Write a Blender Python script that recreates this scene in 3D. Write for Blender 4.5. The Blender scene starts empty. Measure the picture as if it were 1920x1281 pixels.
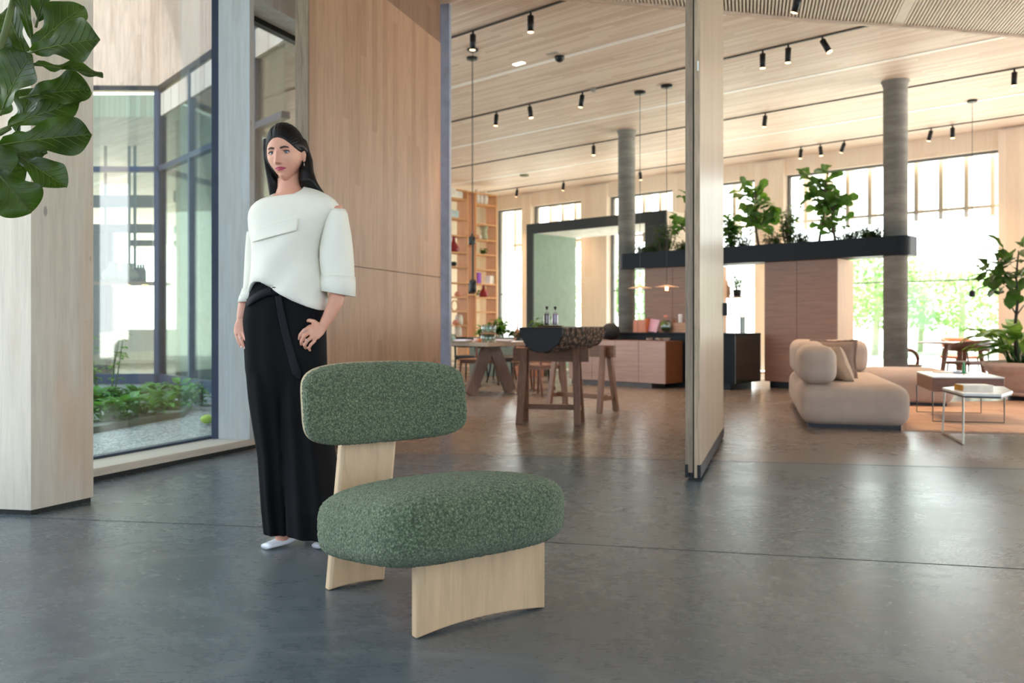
import bpy, bmesh, math, random
from math import sin, cos, pi, sqrt, atan2, exp, radians
from mathutils import Vector, Matrix, noise
D = bpy.data; SC = bpy.context.scene; COL = SC.collection
# ---------------- camera, sky, sun, exposure ----------------
FPX, HY, CH = 1600.0, 605.0, 0.97          # focal length in px, horizon row, camera height (m)
cd = D.cameras.new('camera'); cam = D.objects.new('camera', cd); COL.objects.link(cam)
cam.location = (0, 0, CH); cam.rotation_euler = (pi/2, 0, 0)
cd.sensor_width = 36; cd.lens = 36*FPX/1920; cd.shift_y = -(640.5-HY)/1920
cd.clip_end = 300; cd.dof.use_dof = True; cd.dof.focus_distance = 3.1; cd.dof.aperture_fstop = 3.5
SC.camera = cam
W = D.worlds.new('sky'); SC.world = W; W.use_nodes = True
wn = W.node_tree.nodes; wl = W.node_tree.links; wn.clear()
wo = wn.new('ShaderNodeOutputWorld'); wb = wn.new('ShaderNodeBackground'); wb.inputs[1].default_value = 2.3
wt = wn.new('ShaderNodeTexCoord'); ws = wn.new('ShaderNodeSeparateXYZ'); wr = wn.new('ShaderNodeValToRGB')
wl.new(wt.outputs['Generated'], ws.inputs[0]); wl.new(ws.outputs[2], wr.inputs[0]); wl.new(wr.outputs[0], wb.inputs[0]); wl.new(wb.outputs[0], wo.inputs[0])
wr.color_ramp.elements[0].position = 0.0; wr.color_ramp.elements[0].color = (1.0, 1.0, 1.0, 1)
wr.color_ramp.elements[1].position = 0.9; wr.color_ramp.elements[1].color = (0.62, 0.80, 1.0, 1)
# the half of the sky around the sun is brighter and whiter than the half behind the camera
wm = wn.new('ShaderNodeMapRange'); wl.new(ws.outputs[1], wm.inputs[0]); wm.inputs[1].default_value = -.3; wm.inputs[2].default_value = .6; wm.inputs[3].default_value = 1.9; wm.inputs[4].default_value = 4.4
wl.new(wm.outputs[0], wb.inputs[1])
wc = wn.new('ShaderNodeMix'); wc.data_type = 'RGBA'; wc.blend_type = 'MULTIPLY'; wc.inputs[0].default_value = 1
wq = wn.new('ShaderNodeValToRGB'); wmr = wn.new('ShaderNodeMapRange'); wl.new(ws.outputs[1], wmr.inputs[0]); wmr.inputs[1].default_value = -.3; wmr.inputs[2].default_value = .5
wl.new(wmr.outputs[0], wq.inputs[0]); wq.color_ramp.elements[0].color = (.80, .90, 1.0, 1); wq.color_ramp.elements[1].color = (1, .985, .95, 1)
wl.new(wr.outputs[0], wc.inputs[6]); wl.new(wq.outputs[0], wc.inputs[7]); wl.new(wc.outputs[2], wb.inputs[0])
sl = D.lights.new('sun', 'SUN'); sl.energy = 22.0; sl.angle = 0.02; sl.color = (1.0, 0.9, 0.76)
so = D.objects.new('sun', sl); COL.objects.link(so); so.rotation_euler = Vector((0.50, 0.62, 1.0)).to_track_quat('Z', 'Y').to_euler()
vs = SC.view_settings; vs.view_transform = 'Standard'; vs.look = 'None'; vs.gamma = 1; vs.use_curve_mapping = False; vs.exposure = 0.62
SC.cycles.max_bounces = 8; SC.cycles.diffuse_bounces = 5; SC.cycles.transparent_max_bounces = 16
SC.cycles.caustics_reflective = False; SC.cycles.caustics_refractive = False; SC.cycles.sample_clamp_indirect = 6
# ---------------- pixel helpers ----------------
def P(px, py, Y): return Vector(((px-960)/FPX*Y, Y, CH-(py-HY)/FPX*Y))
def G(px, py, z=0.0):
    Y = FPX*(CH-z)/(py-HY); return Vector(((px-960)/FPX*Y, Y, z))
KC, KS = 0.7367, 0.6762                     # the far room is turned: u runs right and nearer, v runs away
BA = -atan2(KS, KC)
def B(u, v, z=0.0): return Vector((KC*u+KS*v, -KS*u+KC*v, z))
def uY(px, v):                              # depth and u of a column of pixels on the plane v
    r = (px-960)/FPX; Y = v/(r*KS+KC); return Y, Y*(r*KC-KS)
def uv(px, Y):
    x = (px-960)/FPX*Y; return x*KC-Y*KS, x*KS+Y*KC
def zat(py, Y): return CH-(py-HY)/FPX*Y
# ---------------- materials ----------------
def lin(c):
    o = []
    for x in c[:3]:
        x /= 255.0; o.append(x/12.92 if x <= .04045 else ((x+.055)/1.055)**2.4)
    return (o[0], o[1], o[2], 1)
class NT:
    def __init__(s, name):
        s.m = D.materials.new(name); s.m.use_nodes = True; s.t = s.m.node_tree; s.t.nodes.clear()
        s.out = s.n('OutputMaterial')
    def n(s, kind, **kw):
        x = s.t.nodes.new('ShaderNode'+kind)
        for k, v in kw.items():
            if k in x.inputs: x.inputs[k].default_value = v
            else: setattr(x, k, v)
        return x
    def l(s, a, b): s.t.links.new(a, b)
    def bsdf(s, **kw):
        b = s.n('BsdfPrincipled')
        for k, v in kw.items(): b.inputs[k.replace('_', ' ')].default_value = v
        s.l(b.outputs[0], s.out.inputs[0]); return b
    def coord(s, scale=(1, 1, 1), kind='Object', rot=(0, 0, 0)):
        t = s.n('TexCoord'); mp = s.n('Mapping'); mp.inputs['Scale'].default_value = scale; mp.inputs['Rotation'].default_value = rot
        s.l(t.outputs[kind], mp.inputs[0]); return mp.outputs[0]
    def noise(s, co, scale, detail=3, rough=.5, dist=0):
        x = s.n('TexNoise'); x.inputs['Scale'].default_value = scale; x.inputs['Detail'].default_value = detail
        x.inputs['Roughness'].default_value = rough; x.inputs['Distortion'].default_value = dist
        s.l(co, x.inputs['Vector']); return x.outputs[0]
    def ramp(s, fac, stops):
        r = s.n('ValToRGB'); cr = r.color_ramp
        while len(cr.elements) < len(stops): cr.elements.new(.5)
        for e, (p, c) in zip(cr.elements, stops): e.position = p; e.color = c
        s.l(fac, r.inputs[0]); return r.outputs[0]
    def mix(s, fac, a, b, mode='MIX'):
        x = s.n('Mix'); x.data_type = 'RGBA'; x.blend_type = mode
        for v, i in ((fac, 0), (a, 6), (b, 7)):
            if hasattr(v, 'links'): s.l(v, x.inputs[i])
            else: x.inputs[i].default_value = v
        return x.outputs[2]
    def math(s, op, a, b=0.0, c=None):
        x = s.n('Math'); x.operation = op
        for i, v in enumerate((a, b, c)):
            if v is None: continue
            if hasattr(v, 'links'): s.l(v, x.inputs[i])
            else: x.inputs[i].default_value = v
        return x.outputs[0]
    def bump(s, b, h, strength=.3, dist=.01):
        x = s.n('Bump'); x.inputs['Strength'].default_value = strength; x.inputs['Distance'].default_value = dist
        s.l(h, x.inputs['Height']); s.l(x.outputs[0], b.inputs['Normal'])
def tone(c, k): return lin([max(0, min(255, x*k)) for x in c])
def plain(name, c, rough=.6, metal=0.0, var=.06, scale=8, bump=0.0, bscale=60, **kw):
    t = NT(name); b = t.bsdf(Roughness=rough, Metallic=metal, **kw); co = t.coord()
    f = t.noise(co, scale, 3)
    t.l(t.ramp(f, [(.3, tone(c, 1-var)), (.7, tone(c, 1+var))]), b.inputs['Base Color'])
    if bump: t.bump(b, t.noise(co, bscale, 3), bump, .004)
    return t.m
def wood(name, c, axis='z', rough=.5, plank=None, dark=.8, light=1.1, grain=1.0, knots=False, stain=None, gap=True, hue=0.0):
    """wood with fibre along one local axis; plank = board width across the fibre"""
    t = NT(name); b = t.bsdf(Roughness=rough)
    st = {'x': (1, 14, 14), 'y': (14, 1, 14), 'z': (14, 14, 1)}[axis]
    co = t.coord((1, 1, 1)); cs = t.coord(st)
    f1 = t.noise(cs, 2.2*grain, 6, .6, .35); f2 = t.noise(cs, 9*grain, 3, .6)
    f = t.math('ADD', t.math('MULTIPLY', f1, .72), t.math('MULTIPLY', f2, .28))
    col = t.ramp(f, [(.30, tone(c, dark)), (.5, lin(c)), (.70, tone(c, light))])
    if plank:
        s = t.n('SeparateXYZ'); t.l(co, s.inputs[0])
        across = s.outputs[{'x': 2, 'y': 0, 'z': 0}[axis]] if axis != 'z' else t.math('ADD', s.outputs[0], t.math('MULTIPLY', s.outputs[1], .97))
        along = s.outputs[{'x': 0, 'y': 1, 'z': 2}[axis]]
        q = t.math('DIVIDE', across, plank); fl = t.math('FLOOR', q)
        wn1 = t.n('TexWhiteNoise'); wn1.noise_dimensions = '1D'; t.l(fl, wn1.inputs['W'])
        seg = t.math('FLOOR', t.math('ADD', t.math('MULTIPLY', along, .45), t.math('MULTIPLY', wn1.outputs[0], 7)))
        wn2 = t.n('TexWhiteNoise'); wn2.noise_dimensions = '2D'; cb = t.n('CombineXYZ'); t.l(fl, cb.inputs[0]); t.l(seg, cb.inputs[1]); t.l(cb.outputs[0], wn2.inputs['Vector'])
        k = t.ramp(wn2.outputs[0], [(0, (1-.16-hue, 1-.20-hue, 1-.24-hue, 1)), (.5, (1, .985, .96, 1)), (1, (1.0, 1.0, 1.0, 1))])
        col = t.mix(1.0, col, k, 'MULTIPLY')
        if gap:
            fr = t.math('FRACT', q); g = t.math('LESS_THAN', fr, .03)
            col = t.mix(t.math('MULTIPLY', g, .35), col, tone(c, .45))
    if knots:
        v = t.n('TexVoronoi'); v.inputs['Scale'].default_value = 1.0; t.l(t.coord((7.5, 7.5, 3.2)), v.inputs['Vector'])
        kn = t.ramp(v.outputs[0], [(.07, (1, 1, 1, 1)), (.10, (0, 0, 0, 1))])
        col = t.mix(t.math('MULTIPLY', kn, .75), col, tone(c, .62))
    if stain:
        s2 = t.ramp(t.noise(t.coord((3, 3, .8)), 1.3, 3), [(.52, (0, 0, 0, 1)), (.72, (1, 1, 1, 1))])
        col = t.mix(t.math('MULTIPLY', s2, .6), col, lin(stain))
    t.l(col, b.inputs['Base Color']); t.bump(b, f, .12, .003)
    return t.m
def glass(name, tint=(.93, .97, .96), refl=.06):
    t = NT(name); tr = t.n('BsdfTransparent'); tr.inputs[0].default_value = (*tint, 1)
    gl = t.n('BsdfGlossy'); gl.inputs['Roughness'].default_value = .02
    lw = t.n('LayerWeight'); lw.inputs[0].default_value = .25
    mx = t.n('MixShader'); t.l(t.math('MULTIPLY_ADD', lw.outputs[0], .55, refl), mx.inputs[0])
    t.l(tr.outputs[0], mx.inputs[1]); t.l(gl.outputs[0], mx.inputs[2]); t.l(mx.outputs[0], t.out.inputs[0]); return t.m
def emis(name, c, s):
    t = NT(name); e = t.n('Emission'); e.inputs[0].default_value = lin(c); e.inputs[1].default_value = s
    t.l(e.outputs[0], t.out.inputs[0]); return t.m
def leafmat(name, c, c2, rough=.38, trans=.25):
    t = NT(name); b = t.bsdf(Roughness=rough); co = t.coord()
    col = t.ramp(t.noise(co, 7, 2), [(.35, lin(c)), (.68, lin(c2))])
    t.l(col, b.inputs['Base Color']); t.bump(b, t.noise(co, 40, 2), .15, .004)
    tl = t.n('BsdfTranslucent'); t.l(t.mix(.5, col, (.18, .35, .03, 1)), tl.inputs[0])
    mx = t.n('MixShader'); mx.inputs[0].default_value = trans; t.l(b.outputs[0], mx.inputs[1]); t.l(tl.outputs[0], mx.inputs[2]); t.l(mx.outputs[0], t.out.inputs[0])
    return t.m
# ---------------- mesh builder ----------------
class MB:
    def __init__(s): s.v = []; s.f = []; s.mi = []; s.m = 0
    def add(s, vs, fs):
        o = len(s.v); s.v += [Vector(v) for v in vs]; s.f += [[i+o for i in f] for f in fs]; s.mi += [s.m]*len(fs); return s
    def box(s, x0, x1, y0, y1, z0, z1, M=None):
        vs = [Vector((x, y, z)) for z in (z0, z1) for x, y in ((x0, y0), (x1, y0), (x1, y1), (x0, y1))]
        if M: vs = [M @ v for v in vs]
        return s.add(vs, [(3, 2, 1, 0), (4, 5, 6, 7), (0, 1, 5, 4), (1, 2, 6, 5), (2, 3, 7, 6), (3, 0, 4, 7)])
    def bar(s, a, b, w, h=None, up=(0, 0, 1)):
        """square bar from a to b"""
        a = Vector(a); b = Vector(b); h = h or w; d = (b-a).normalized(); upv = Vector(up)
        if abs(d.dot(upv)) > .98: upv = Vector((0, 1, 0))
        x = d.cross(upv).normalized(); y = x.cross(d).normalized()
        vs = [p+x*sx*w/2+y*sy*h/2 for p in (a, b) for sx, sy in ((-1, -1), (1, -1), (1, 1), (-1, 1))]
        return s.add(vs, [(0, 1, 2, 3), (7, 6, 5, 4), (4, 5, 1, 0), (5, 6, 2, 1), (6, 7, 3, 2), (7, 4, 0, 3)])
    def prism(s, poly, z0, z1, M=None):
        n = len(poly); ar = sum(poly[i][0]*poly[(i+1) % n][1]-poly[(i+1) % n][0]*poly[i][1] for i in range(n))
        if ar < 0: poly = poly[::-1]
        vs = [Vector((p[0], p[1], z0)) for p in poly]+[Vector((p[0], p[1], z1)) for p in poly]
        if M: vs = [M @ v for v in vs]
        return s.add(vs, [list(range(n))[::-1], list(range(n, 2*n))]+[(i, (i+1) % n, (i+1) % n+n, i+n) for i in range(n)])
    def tube(s, pts, r, seg=8, cap=True, flat=1.0, up=None):
        pts = [Vector(p) for p in pts]; n = len(pts)
        rs = r if isinstance(r, (list, tuple)) else [r]*n
        vs = []; prev = None
        for i, p in enumerate(pts):
            d = (pts[min(i+1, n-1)]-pts[max(i-1, 0)]).normalized()
            if prev is None:
                ref = Vector(up) if up else (Vector((0, 0, 1)) if abs(d.z) < .9 else Vector((1, 0, 0)))
                x = d.cross(ref).normalized()
            else: x = (prev-d*prev.dot(d)).normalized()
            prev = x; y = d.cross(x)
            for k in range(seg):
                a = 2*pi*k/seg; vs.append(p+x*cos(a)*rs[i]+y*sin(a)*rs[i]*flat)
        fs = [(i*seg+k, i*seg+(k+1) % seg, (i+1)*seg+(k+1) % seg, (i+1)*seg+k) for i in range(n-1) for k in range(seg)]
        if cap: fs += [list(range(seg))[::-1], list(range((n-1)*seg, n*seg))]
        return s.add(vs, fs)
    def lathe(s, prof, seg=24, c=(0, 0, 0), sx=1, sy=1):
        c = Vector(c); vs = [c+Vector((r*cos(2*pi*k/seg)*sx, r*sin(2*pi*k/seg)*sy, z)) for r, z in prof for k in range(seg)]
        n = len(prof); fs = [(i*seg+k, i*seg+(k+1) % seg, (i+1)*seg+(k+1) % seg, (i+1)*seg+k) for i in range(n-1) for k in range(seg)]
        fs += [list(range(seg))[::-1], list(range((n-1)*seg, n*seg))]
        return s.add(vs, fs)
    def rings(s, rings, cap=True, closed=True):
        n = len(rings); m = len(rings[0]); vs = [v for r in rings for v in r]
        fs = [(i*m+k, i*m+(k+1) % m, (i+1)*m+(k+1) % m, (i+1)*m+k) for i in range(n-1) for k in range(m if closed else m-1)]
        if cap: fs += [list(range(m))[::-1], list(range((n-1)*m, n*m))]
        return s.add(vs, fs)
    def grid(s, fn, nu, nv):
        vs = [fn(i/nu, j/nv) for i in range(nu+1) for j in range(nv+1)]
        return s.add(vs, [(i*(nv+1)+j, (i+1)*(nv+1)+j, (i+1)*(nv+1)+j+1, i*(nv+1)+j+1) for i in range(nu) for j in range(nv)])
    def rbox(s, cx, cy, cz, sx, sy, sz, r, seg=6, M=None, puff=0.0, n=10):
        """soft rounded box"""
        bmx = bmesh.new(); bmesh.ops.create_cube(bmx, size=2); bmesh.ops.subdivide_edges(bmx, edges=bmx.edges[:], cuts=n, use_grid_fill=True)
        h = Vector((sx/2, sy/2, sz/2)); bmx.verts.ensure_lookup_table(); rr = min(r, *(h*.999))
        def cl(t, hh):   # denser near the rounded ends
            e = rr/hh; a = abs(t)
            q = (a/.5)*(1-e) if a < .5 else (1-e)+e*sin((a-.5)*pi)  # map
            return math.copysign(min(q, 1), t)
        vs = []
        for v in bmx.verts:
            p = Vector((cl(v.co.x, h.x)*h.x, cl(v.co.y, h.y)*h.y, cl(v.co.z, h.z)*h.z))
            q = Vector([max(-(h[i]-rr), min(h[i]-rr, p[i])) for i in range(3)])
            d = p-q
            if d.length > 1e-9: p = q+d.normalized()*rr
            if puff:
                nx, ny, nz = p.x/h.x, p.y/h.y, p.z/h.z
                p += Vector((nx*(1-ny*ny)*(1-nz*nz), ny*(1-nx*nx)*(1-nz*nz), nz*(1-nx*nx)*(1-ny*ny)))*puff
            p += Vector((cx, cy, cz)); vs.append(M @ p if M else p)
        fs = [[v.index for v in f.verts] for f in bmx.faces]; bmx.free(); return s.add(vs, fs)
    def sphere(s, c, r, seg=16, rg=10, sc=(1, 1, 1)):
        prof = [(max(1e-4, sin(pi*i/rg)), -cos(pi*i/rg)) for i in range(rg+1)]
        c = Vector(c); vs = [c+Vector((a*cos(2*pi*k/seg)*r*sc[0], a*sin(2*pi*k/seg)*r*sc[1], z*r*sc[2])) for a, z in prof for k in range(seg)]
        fs = [(i*seg+k, i*seg+(k+1) % seg, (i+1)*seg+(k+1) % seg, (i+1)*seg+k) for i in range(rg) for k in range(seg)]
        return s.add(vs, fs)
    def build(s, name, mat, parent=None, smooth=False, bevel=0.0, sub=0, angle=None, loc=None, rot=None):
        me = D.meshes.new(name); me.from_pydata([tuple(v) for v in s.v], [], s.f)
        mats = mat if isinstance(mat, (list, tuple)) else [mat]
        for m in mats: me.materials.append(m)
        if len(mats) > 1: me.polygons.foreach_set('material_index', s.mi)
        if smooth: me.polygons.foreach_set('use_smooth', [True]*len(me.polygons))
        me.update(); o = D.objects.new(name, me); COL.objects.link(o)
        if parent: o.parent = parent
        if loc is not None: o.location = loc
        if rot is not None: o.rotation_euler = (0, 0, rot) if isinstance(rot, (int, float)) else rot
        if bevel:
            b = o.modifiers.new('bevel', 'BEVEL'); b.width = bevel; b.segments = 2; b.limit_method = 'ANGLE'; b.angle_limit = radians(40)
        if sub:
            q = o.modifiers.new('sub', 'SUBSURF'); q.levels = sub; q.render_levels = sub
        return o
def thing(name, label, cat, loc=(0, 0, 0), rot=0, group=None):
    o = D.objects.new(name, None); COL.objects.link(o); o.location = loc; o.rotation_euler = (0, 0, rot)
    o.empty_display_size = .1; o['label'] = label; o['category'] = cat
    if group: o['group'] = group
    return o
def tag(o, label, cat, group=None):
    o['label'] = label; o['category'] = cat
    if group: o['group'] = group
    return o
def struct(o): o['kind'] = 'structure'; return o
def dup(root, loc, rot=0, label=None, group=None, scale=None):
    r = root.copy(); COL.objects.link(r); r.location = loc; r.rotation_euler = (0, 0, rot) if isinstance(rot, (int, float)) else rot
    if label: r['label'] = label
    if group: r['group'] = group
    if scale: r.scale = (scale,)*3
    for ch in [o for o in D.objects if o.parent == root]:
        c = ch.copy(); COL.objects.link(c); c.parent = r
        for g in [o for o in D.objects if o.parent == ch]:
            d = g.copy(); COL.objects.link(d); d.parent = c
    return r
# ---------------- materials of the building ----------------
def floor_mat():
    t = NT('polished_concrete'); b = t.bsdf(); co = t.coord()
    n1 = t.noise(co, .55, 5, .6, .8); n2 = t.noise(co, 3.0, 5, .62, 1.6); n3 = t.noise(t.coord((1.6, 5.5, 1), rot=(0, 0, .5)), 5, 4, .7, 2.2)
    f = t.math('ADD', t.math('MULTIPLY', n1, .45), t.math('ADD', t.math('MULTIPLY', n2, .33), t.math('MULTIPLY', n3, .22)))
    col = t.ramp(f, [(.33, lin((72, 80, 86))), (.5, lin((86, 95, 101))), (.68, lin((108, 117, 122)))])
    # trowel arcs
    w = t.n('TexVoronoi'); w.feature = 'DISTANCE_TO_EDGE'; w.inputs['Scale'].default_value = .75; w.inputs['Randomness'].default_value = 1
    dn = t.n('TexNoise'); dn.inputs['Scale'].default_value = 1.1; t.l(co, dn.inputs['Vector']); ma = t.n('VectorMath'); ma.operation = 'MULTIPLY_ADD'; t.l(dn.outputs[1], ma.inputs[0]); ma.inputs[1].default_value = (1.3, 1.3, 0); t.l(t.coord((1, 1.25, 1)), ma.inputs[2]); t.l(ma.outputs[0], w.inputs['Vector'])
    arc = t.ramp(w.outputs[0], [(.0, (1, 1, 1, 1)), (.012, (.5, .5, .5, 1)), (.05, (0, 0, 0, 1))])
    fine = t.noise(t.coord((3, 46, 1), rot=(0, 0, .35)), 2.0, 4, .7, .8)
    st_ = t.ramp(fine, [(.42, (0, 0, 0, 1)), (.7, (1, 1, 1, 1))]); col = t.mix(t.math('MULTIPLY', st_, .16), col, lin((134, 142, 146)))
    col = t.mix(t.math('MULTIPLY', arc, .16), col, lin((150, 156, 156)))
    warm = t.ramp(t.noise(co, .35, 3), [(.5, (0, 0, 0, 1)), (.7, (1, 1, 1, 1))])
    col = t.mix(t.math('MULTIPLY', warm, .4), col, lin((104, 98, 88)))
    sx = t.n('SeparateXYZ'); t.l(co, sx.inputs[0])      # warm light of the far room put into the colour beyond the second joint
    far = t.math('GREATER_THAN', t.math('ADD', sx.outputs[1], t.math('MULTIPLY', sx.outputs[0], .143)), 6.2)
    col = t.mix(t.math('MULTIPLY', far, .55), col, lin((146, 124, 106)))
    t.l(col, b.inputs['Base Color'])
    rr = t.ramp(f, [(.34, (.22, .22, .22, 1)), (.68, (.34, .34, .34, 1))]); t.l(rr, b.inputs['Roughness'])
    b.inputs['Specular IOR Level'].default_value = .5
    hh = t.math('ADD', t.math('MULTIPLY', n2, .7), t.math('ADD', t.math('MULTIPLY', arc, .12), t.math('MULTIPLY', fine, .22))); t.bump(b, t.math('ADD', hh, t.math('MULTIPLY', n3, .3)), .035, .008)
    return t.m
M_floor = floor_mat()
M_pine = wood('whitewashed_pine', (214, 205, 190), 'z', .55, plank=.13, dark=.93, light=1.05, knots=True, stain=(206, 172, 138), hue=-.1, gap=False)
M_pine2 = wood('pale_post_wood', (196, 203, 206), 'z', .55, plank=.06, dark=.94, light=1.05, knots=True, hue=-.1, gap=False)
M_sill = wood('sill_wood', (216, 204, 188), 'x', .5, dark=.93, light=1.06, knots=True)
M_panel = wood('larch_panel', (184, 148, 120), 'z', .42, plank=.10, dark=.88, light=1.08, gap=False)
M_panel_dk = wood('larch_panel_upper', (140, 108, 88), 'z', .5, plank=.12, dark=.86, light=1.08, gap=False)
M_door = wood('door_oak', (178, 160, 138), 'z', .3, plank=.045, dark=.86, light=1.1, gap=False)
M_door_e = wood('door_edge', (142, 124, 104), 'z', .45, dark=.7, light=1.15, grain=1.5)
M_wallw = wood('beige_wall_timber', (244, 230, 212), 'z', .6, plank=.2, dark=.97, light=1.02, gap=False, hue=-.12)
M_clad = wood('outdoor_batten', (222, 190, 168), 'z', .75, plank=.07, dark=.84, light=1.1, hue=.02)
M_fin = wood('window_fin_timber', (224, 202, 184), 'z', .7, dark=.92, light=1.05)
M_black = plain('black_metal', (24, 27, 30), .4, .3)
M_frameblue = plain('blue_grey_frame', (52, 66, 88), .4, .3)
M_darkgap = plain('dark_recess', (40, 42, 38), .8)
M_glass = glass('clear_glass')
M_glass_g = glass('greenish_glass', (.86, .92, .86), .05)
M_white = plain('white_paint', (240, 238, 232), .7)
M_gravel = None
def ceil_mat():
    t = NT('ceiling_boards'); b = t.bsdf(Roughness=.55)
    co = t.coord(); s = t.n('SeparateXYZ'); t.l(co, s.inputs[0])
    q = t.math('DIVIDE', s.outputs[1], .055); fl = t.math('FLOOR', q)
    w1 = t.n('TexWhiteNoise'); w1.noise_dimensions = '1D'; t.l(fl, w1.inputs['W'])
    seg = t.math('FLOOR', t.math('ADD', t.math('MULTIPLY', s.outputs[0], .8), t.math('MULTIPLY', w1.outputs[0], 9)))
    w2 = t.n('TexWhiteNoise'); w2.noise_dimensions = '2D'; cb = t.n('CombineXYZ'); t.l(fl, cb.inputs[0]); t.l(seg, cb.inputs[1]); t.l(cb.outputs[0], w2.inputs['Vector'])
    col = t.ramp(w2.outputs[0], [(0, lin((214, 190, 170))), (.5, lin((226, 205, 186))), (1, lin((238, 220, 204)))])
    g = t.math('LESS_THAN', t.math('FRACT', q), .14); col = t.mix(t.math('MULTIPLY', g, .35), col, lin((120, 98, 80)))
    t.l(col, b.inputs['Base Color']); return t.m
M_ceil = ceil_mat()
# ---------------- floor and ceilings ----------------
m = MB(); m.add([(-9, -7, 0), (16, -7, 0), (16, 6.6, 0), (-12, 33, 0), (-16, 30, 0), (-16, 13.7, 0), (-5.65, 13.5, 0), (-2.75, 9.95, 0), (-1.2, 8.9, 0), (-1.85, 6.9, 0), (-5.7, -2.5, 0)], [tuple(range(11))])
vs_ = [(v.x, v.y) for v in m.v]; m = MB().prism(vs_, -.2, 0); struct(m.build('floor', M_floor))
# slab joints: thin sunk lines in the concrete
jm = plain('joint_filler', (58, 62, 64), .7)
for i, (a, b) in enumerate(((G(840, 851), G(1985, 882)), (G(560, 991), G(1985, 1071)), (G(-60, 966), G(560, 991)))):
    m = MB().bar((a.x, a.y, .0), (b.x, b.y, .0), .007, .0016); struct(m.build('trim_%d' % (i+1), jm))
# far ceiling: boards along u; strips left for tracks and pale seams
CZ = 4.24
tracks = [6.73, 9.56, 12.45, 15.3]; seams = [8.17, 11.0, 13.9]
def toB(x, y): return (x*KC-y*KS, x*KS+y*KC)
m = MB().prism([toB(-.95, 7.3), toB(-2.72, 9.98), toB(-5.60, 13.55), toB(-16, 13.75), (-38, 16.6), (16, 16.6), (16, 3.9), toB(3, 6.9)], CZ, CZ+.35); struct(m.build('ceiling', M_ceil, rot=BA))
for i, v in enumerate(seams):
    m = MB().box(-24, 14, v-.04, v+.04, CZ-.006, CZ+.01); struct(m.build('trim_%d' % (5+i), plain('pale_seam', (252, 250, 244), .5, var=0), rot=BA))
# lower ribbed ceiling over the front room with a gently curved edge
FZ = 4.1
edge = [(-3.4, 7.75), (-2.0, 7.85), (-.6, 8.05), (.67, 8.28), (1.42, 8.45), (2.17, 8.63), (2.98, 8.83), (4.30, 9.06), (5.62, 9.36), (8.5, 10.1)]
m = MB(); m.prism(edge+[(8.5, -4), (-5.5, -4), (-4.3, 2)], FZ+.06, FZ+.16); struct(m.build('ceiling_ribbed_backing', plain('acoustic_felt', (170, 156, 130), .95)))
m = MB()
for a, b in zip(edge[:-1], edge[1:]): m.bar((a[0], a[1], FZ+.04), (b[0], b[1], FZ+.04), .04, .10)
struct(m.build('trim_9', wood('edge_fascia', (206, 182, 160), 'x')))
def edge_y(x):
    for a, b in zip(edge[:-1], edge[1:]):
        if a[0] <= x <= b[0]: return a[1]+(b[1]-a[1])*(x-a[0])/(b[0]-a[0])
    return None
m = MB(); ang = .275
for k in range(-120, 225):
    x0 = k*.036
    # rib line x = x0 + ang*(y-8.6) ; wider flat strip now and then
    y1 = 8.6
    for _ in range(6):
        e = edge_y(x0+ang*(y1-8.6))
        if e is None: break
        y1 = e
    if e is None: continue
    y0 = 2.0; w = .019
    if k in (109, 110, 111, -10, -11, -12): w = .036
    m.bar((x0+ang*(y0-8.6), y0, FZ+.03), (x0+ang*(y1-.02-8.6), y1-.02, FZ+.03), w, .03)
r_ = struct(m.build('ceiling_ribs', wood('rib_timber', (240, 232, 216), 'y', .6, dark=.95, light=1.03)))
# ---------------- left timber pillars and window wall ----------------
w_ = Vector((.380, .925, 0)); n_ = Vector((-.925, .380, 0)); A0 = G(176, 904)     # front line of the sill on the floor
fr_ = Vector((-.985, .17, 0))
c1 = G(58, 966.5); c2 = G(175, 940.5); d_ = (c2-c1)
def quad(a, b, c, d): return [(p.x, p.y) for p in (a, b, c, d)]
def pillar(name, a, side, wid, mat, z0=.025, z1=4.4):
    m = MB(); poly = quad(a, a+side, a+side+fr_*wid, a+fr_*wid); loc = Vector((a.x, a.y, 0)); poly = [(p[0]-a.x, p[1]-a.y) for p in poly]
    m.prism(poly, z0, z1); o = struct(m.build(name, mat, loc=loc)); return o
pillar('wall_left_pillar', c1, d_, .42, M_pine)
m = MB(); cc = c1+fr_*.21+d_*.5; m.prism([(p[0]*.96+cc.x*.04, p[1]*.96+cc.y*.04) for p in quad(c1, c1+d_, c1+d_+fr_*.42, c1+fr_*.42)], 0, .03)
struct(m.build('trim_10', M_darkgap))
WA = atan2(w_.y, w_.x)
def wl_box(name, t0, t1, d0, d1, z0, z1, mat, bev=0.0):
    """box in the window-wall frame: t along the wall, d outward"""
    m = MB().box(t0, t1, d0, d1, z0, z1); return m.build(name, mat, loc=A0, rot=WA, bevel=bev)
struct(wl_box('trim_11', -.9, 3.6, 0.02, .55, -.05, .03, M_darkgap))
struct(wl_box('trim_12', -.9, 3.6, 0, .30, .03, .08, M_sill, .004))
# window 1 frame: glass plane d=.3; dark blue steel frame
def steel_window(name, t0, t1, z0, z1, d=.30, fw=.045, mat=None):
    root = struct(wl_box(name, t0, t1, d+.018, d+.026, z0, z1, M_glass))
    m = MB(); m.box(t0, t0+fw, d-.01, d+.06, z0, z1).box(t1-fw, t1, d-.01, d+.06, z0, z1)
    m.box(t0, t1, d-.01, d+.06, z0-.005, z0+.012); m.box(t0, t1, d-.01, d+.06, z1-fw, z1)
    o = m.build('window_frame', mat or M_frameblue, parent=root); return root
tB = 1.40
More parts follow.
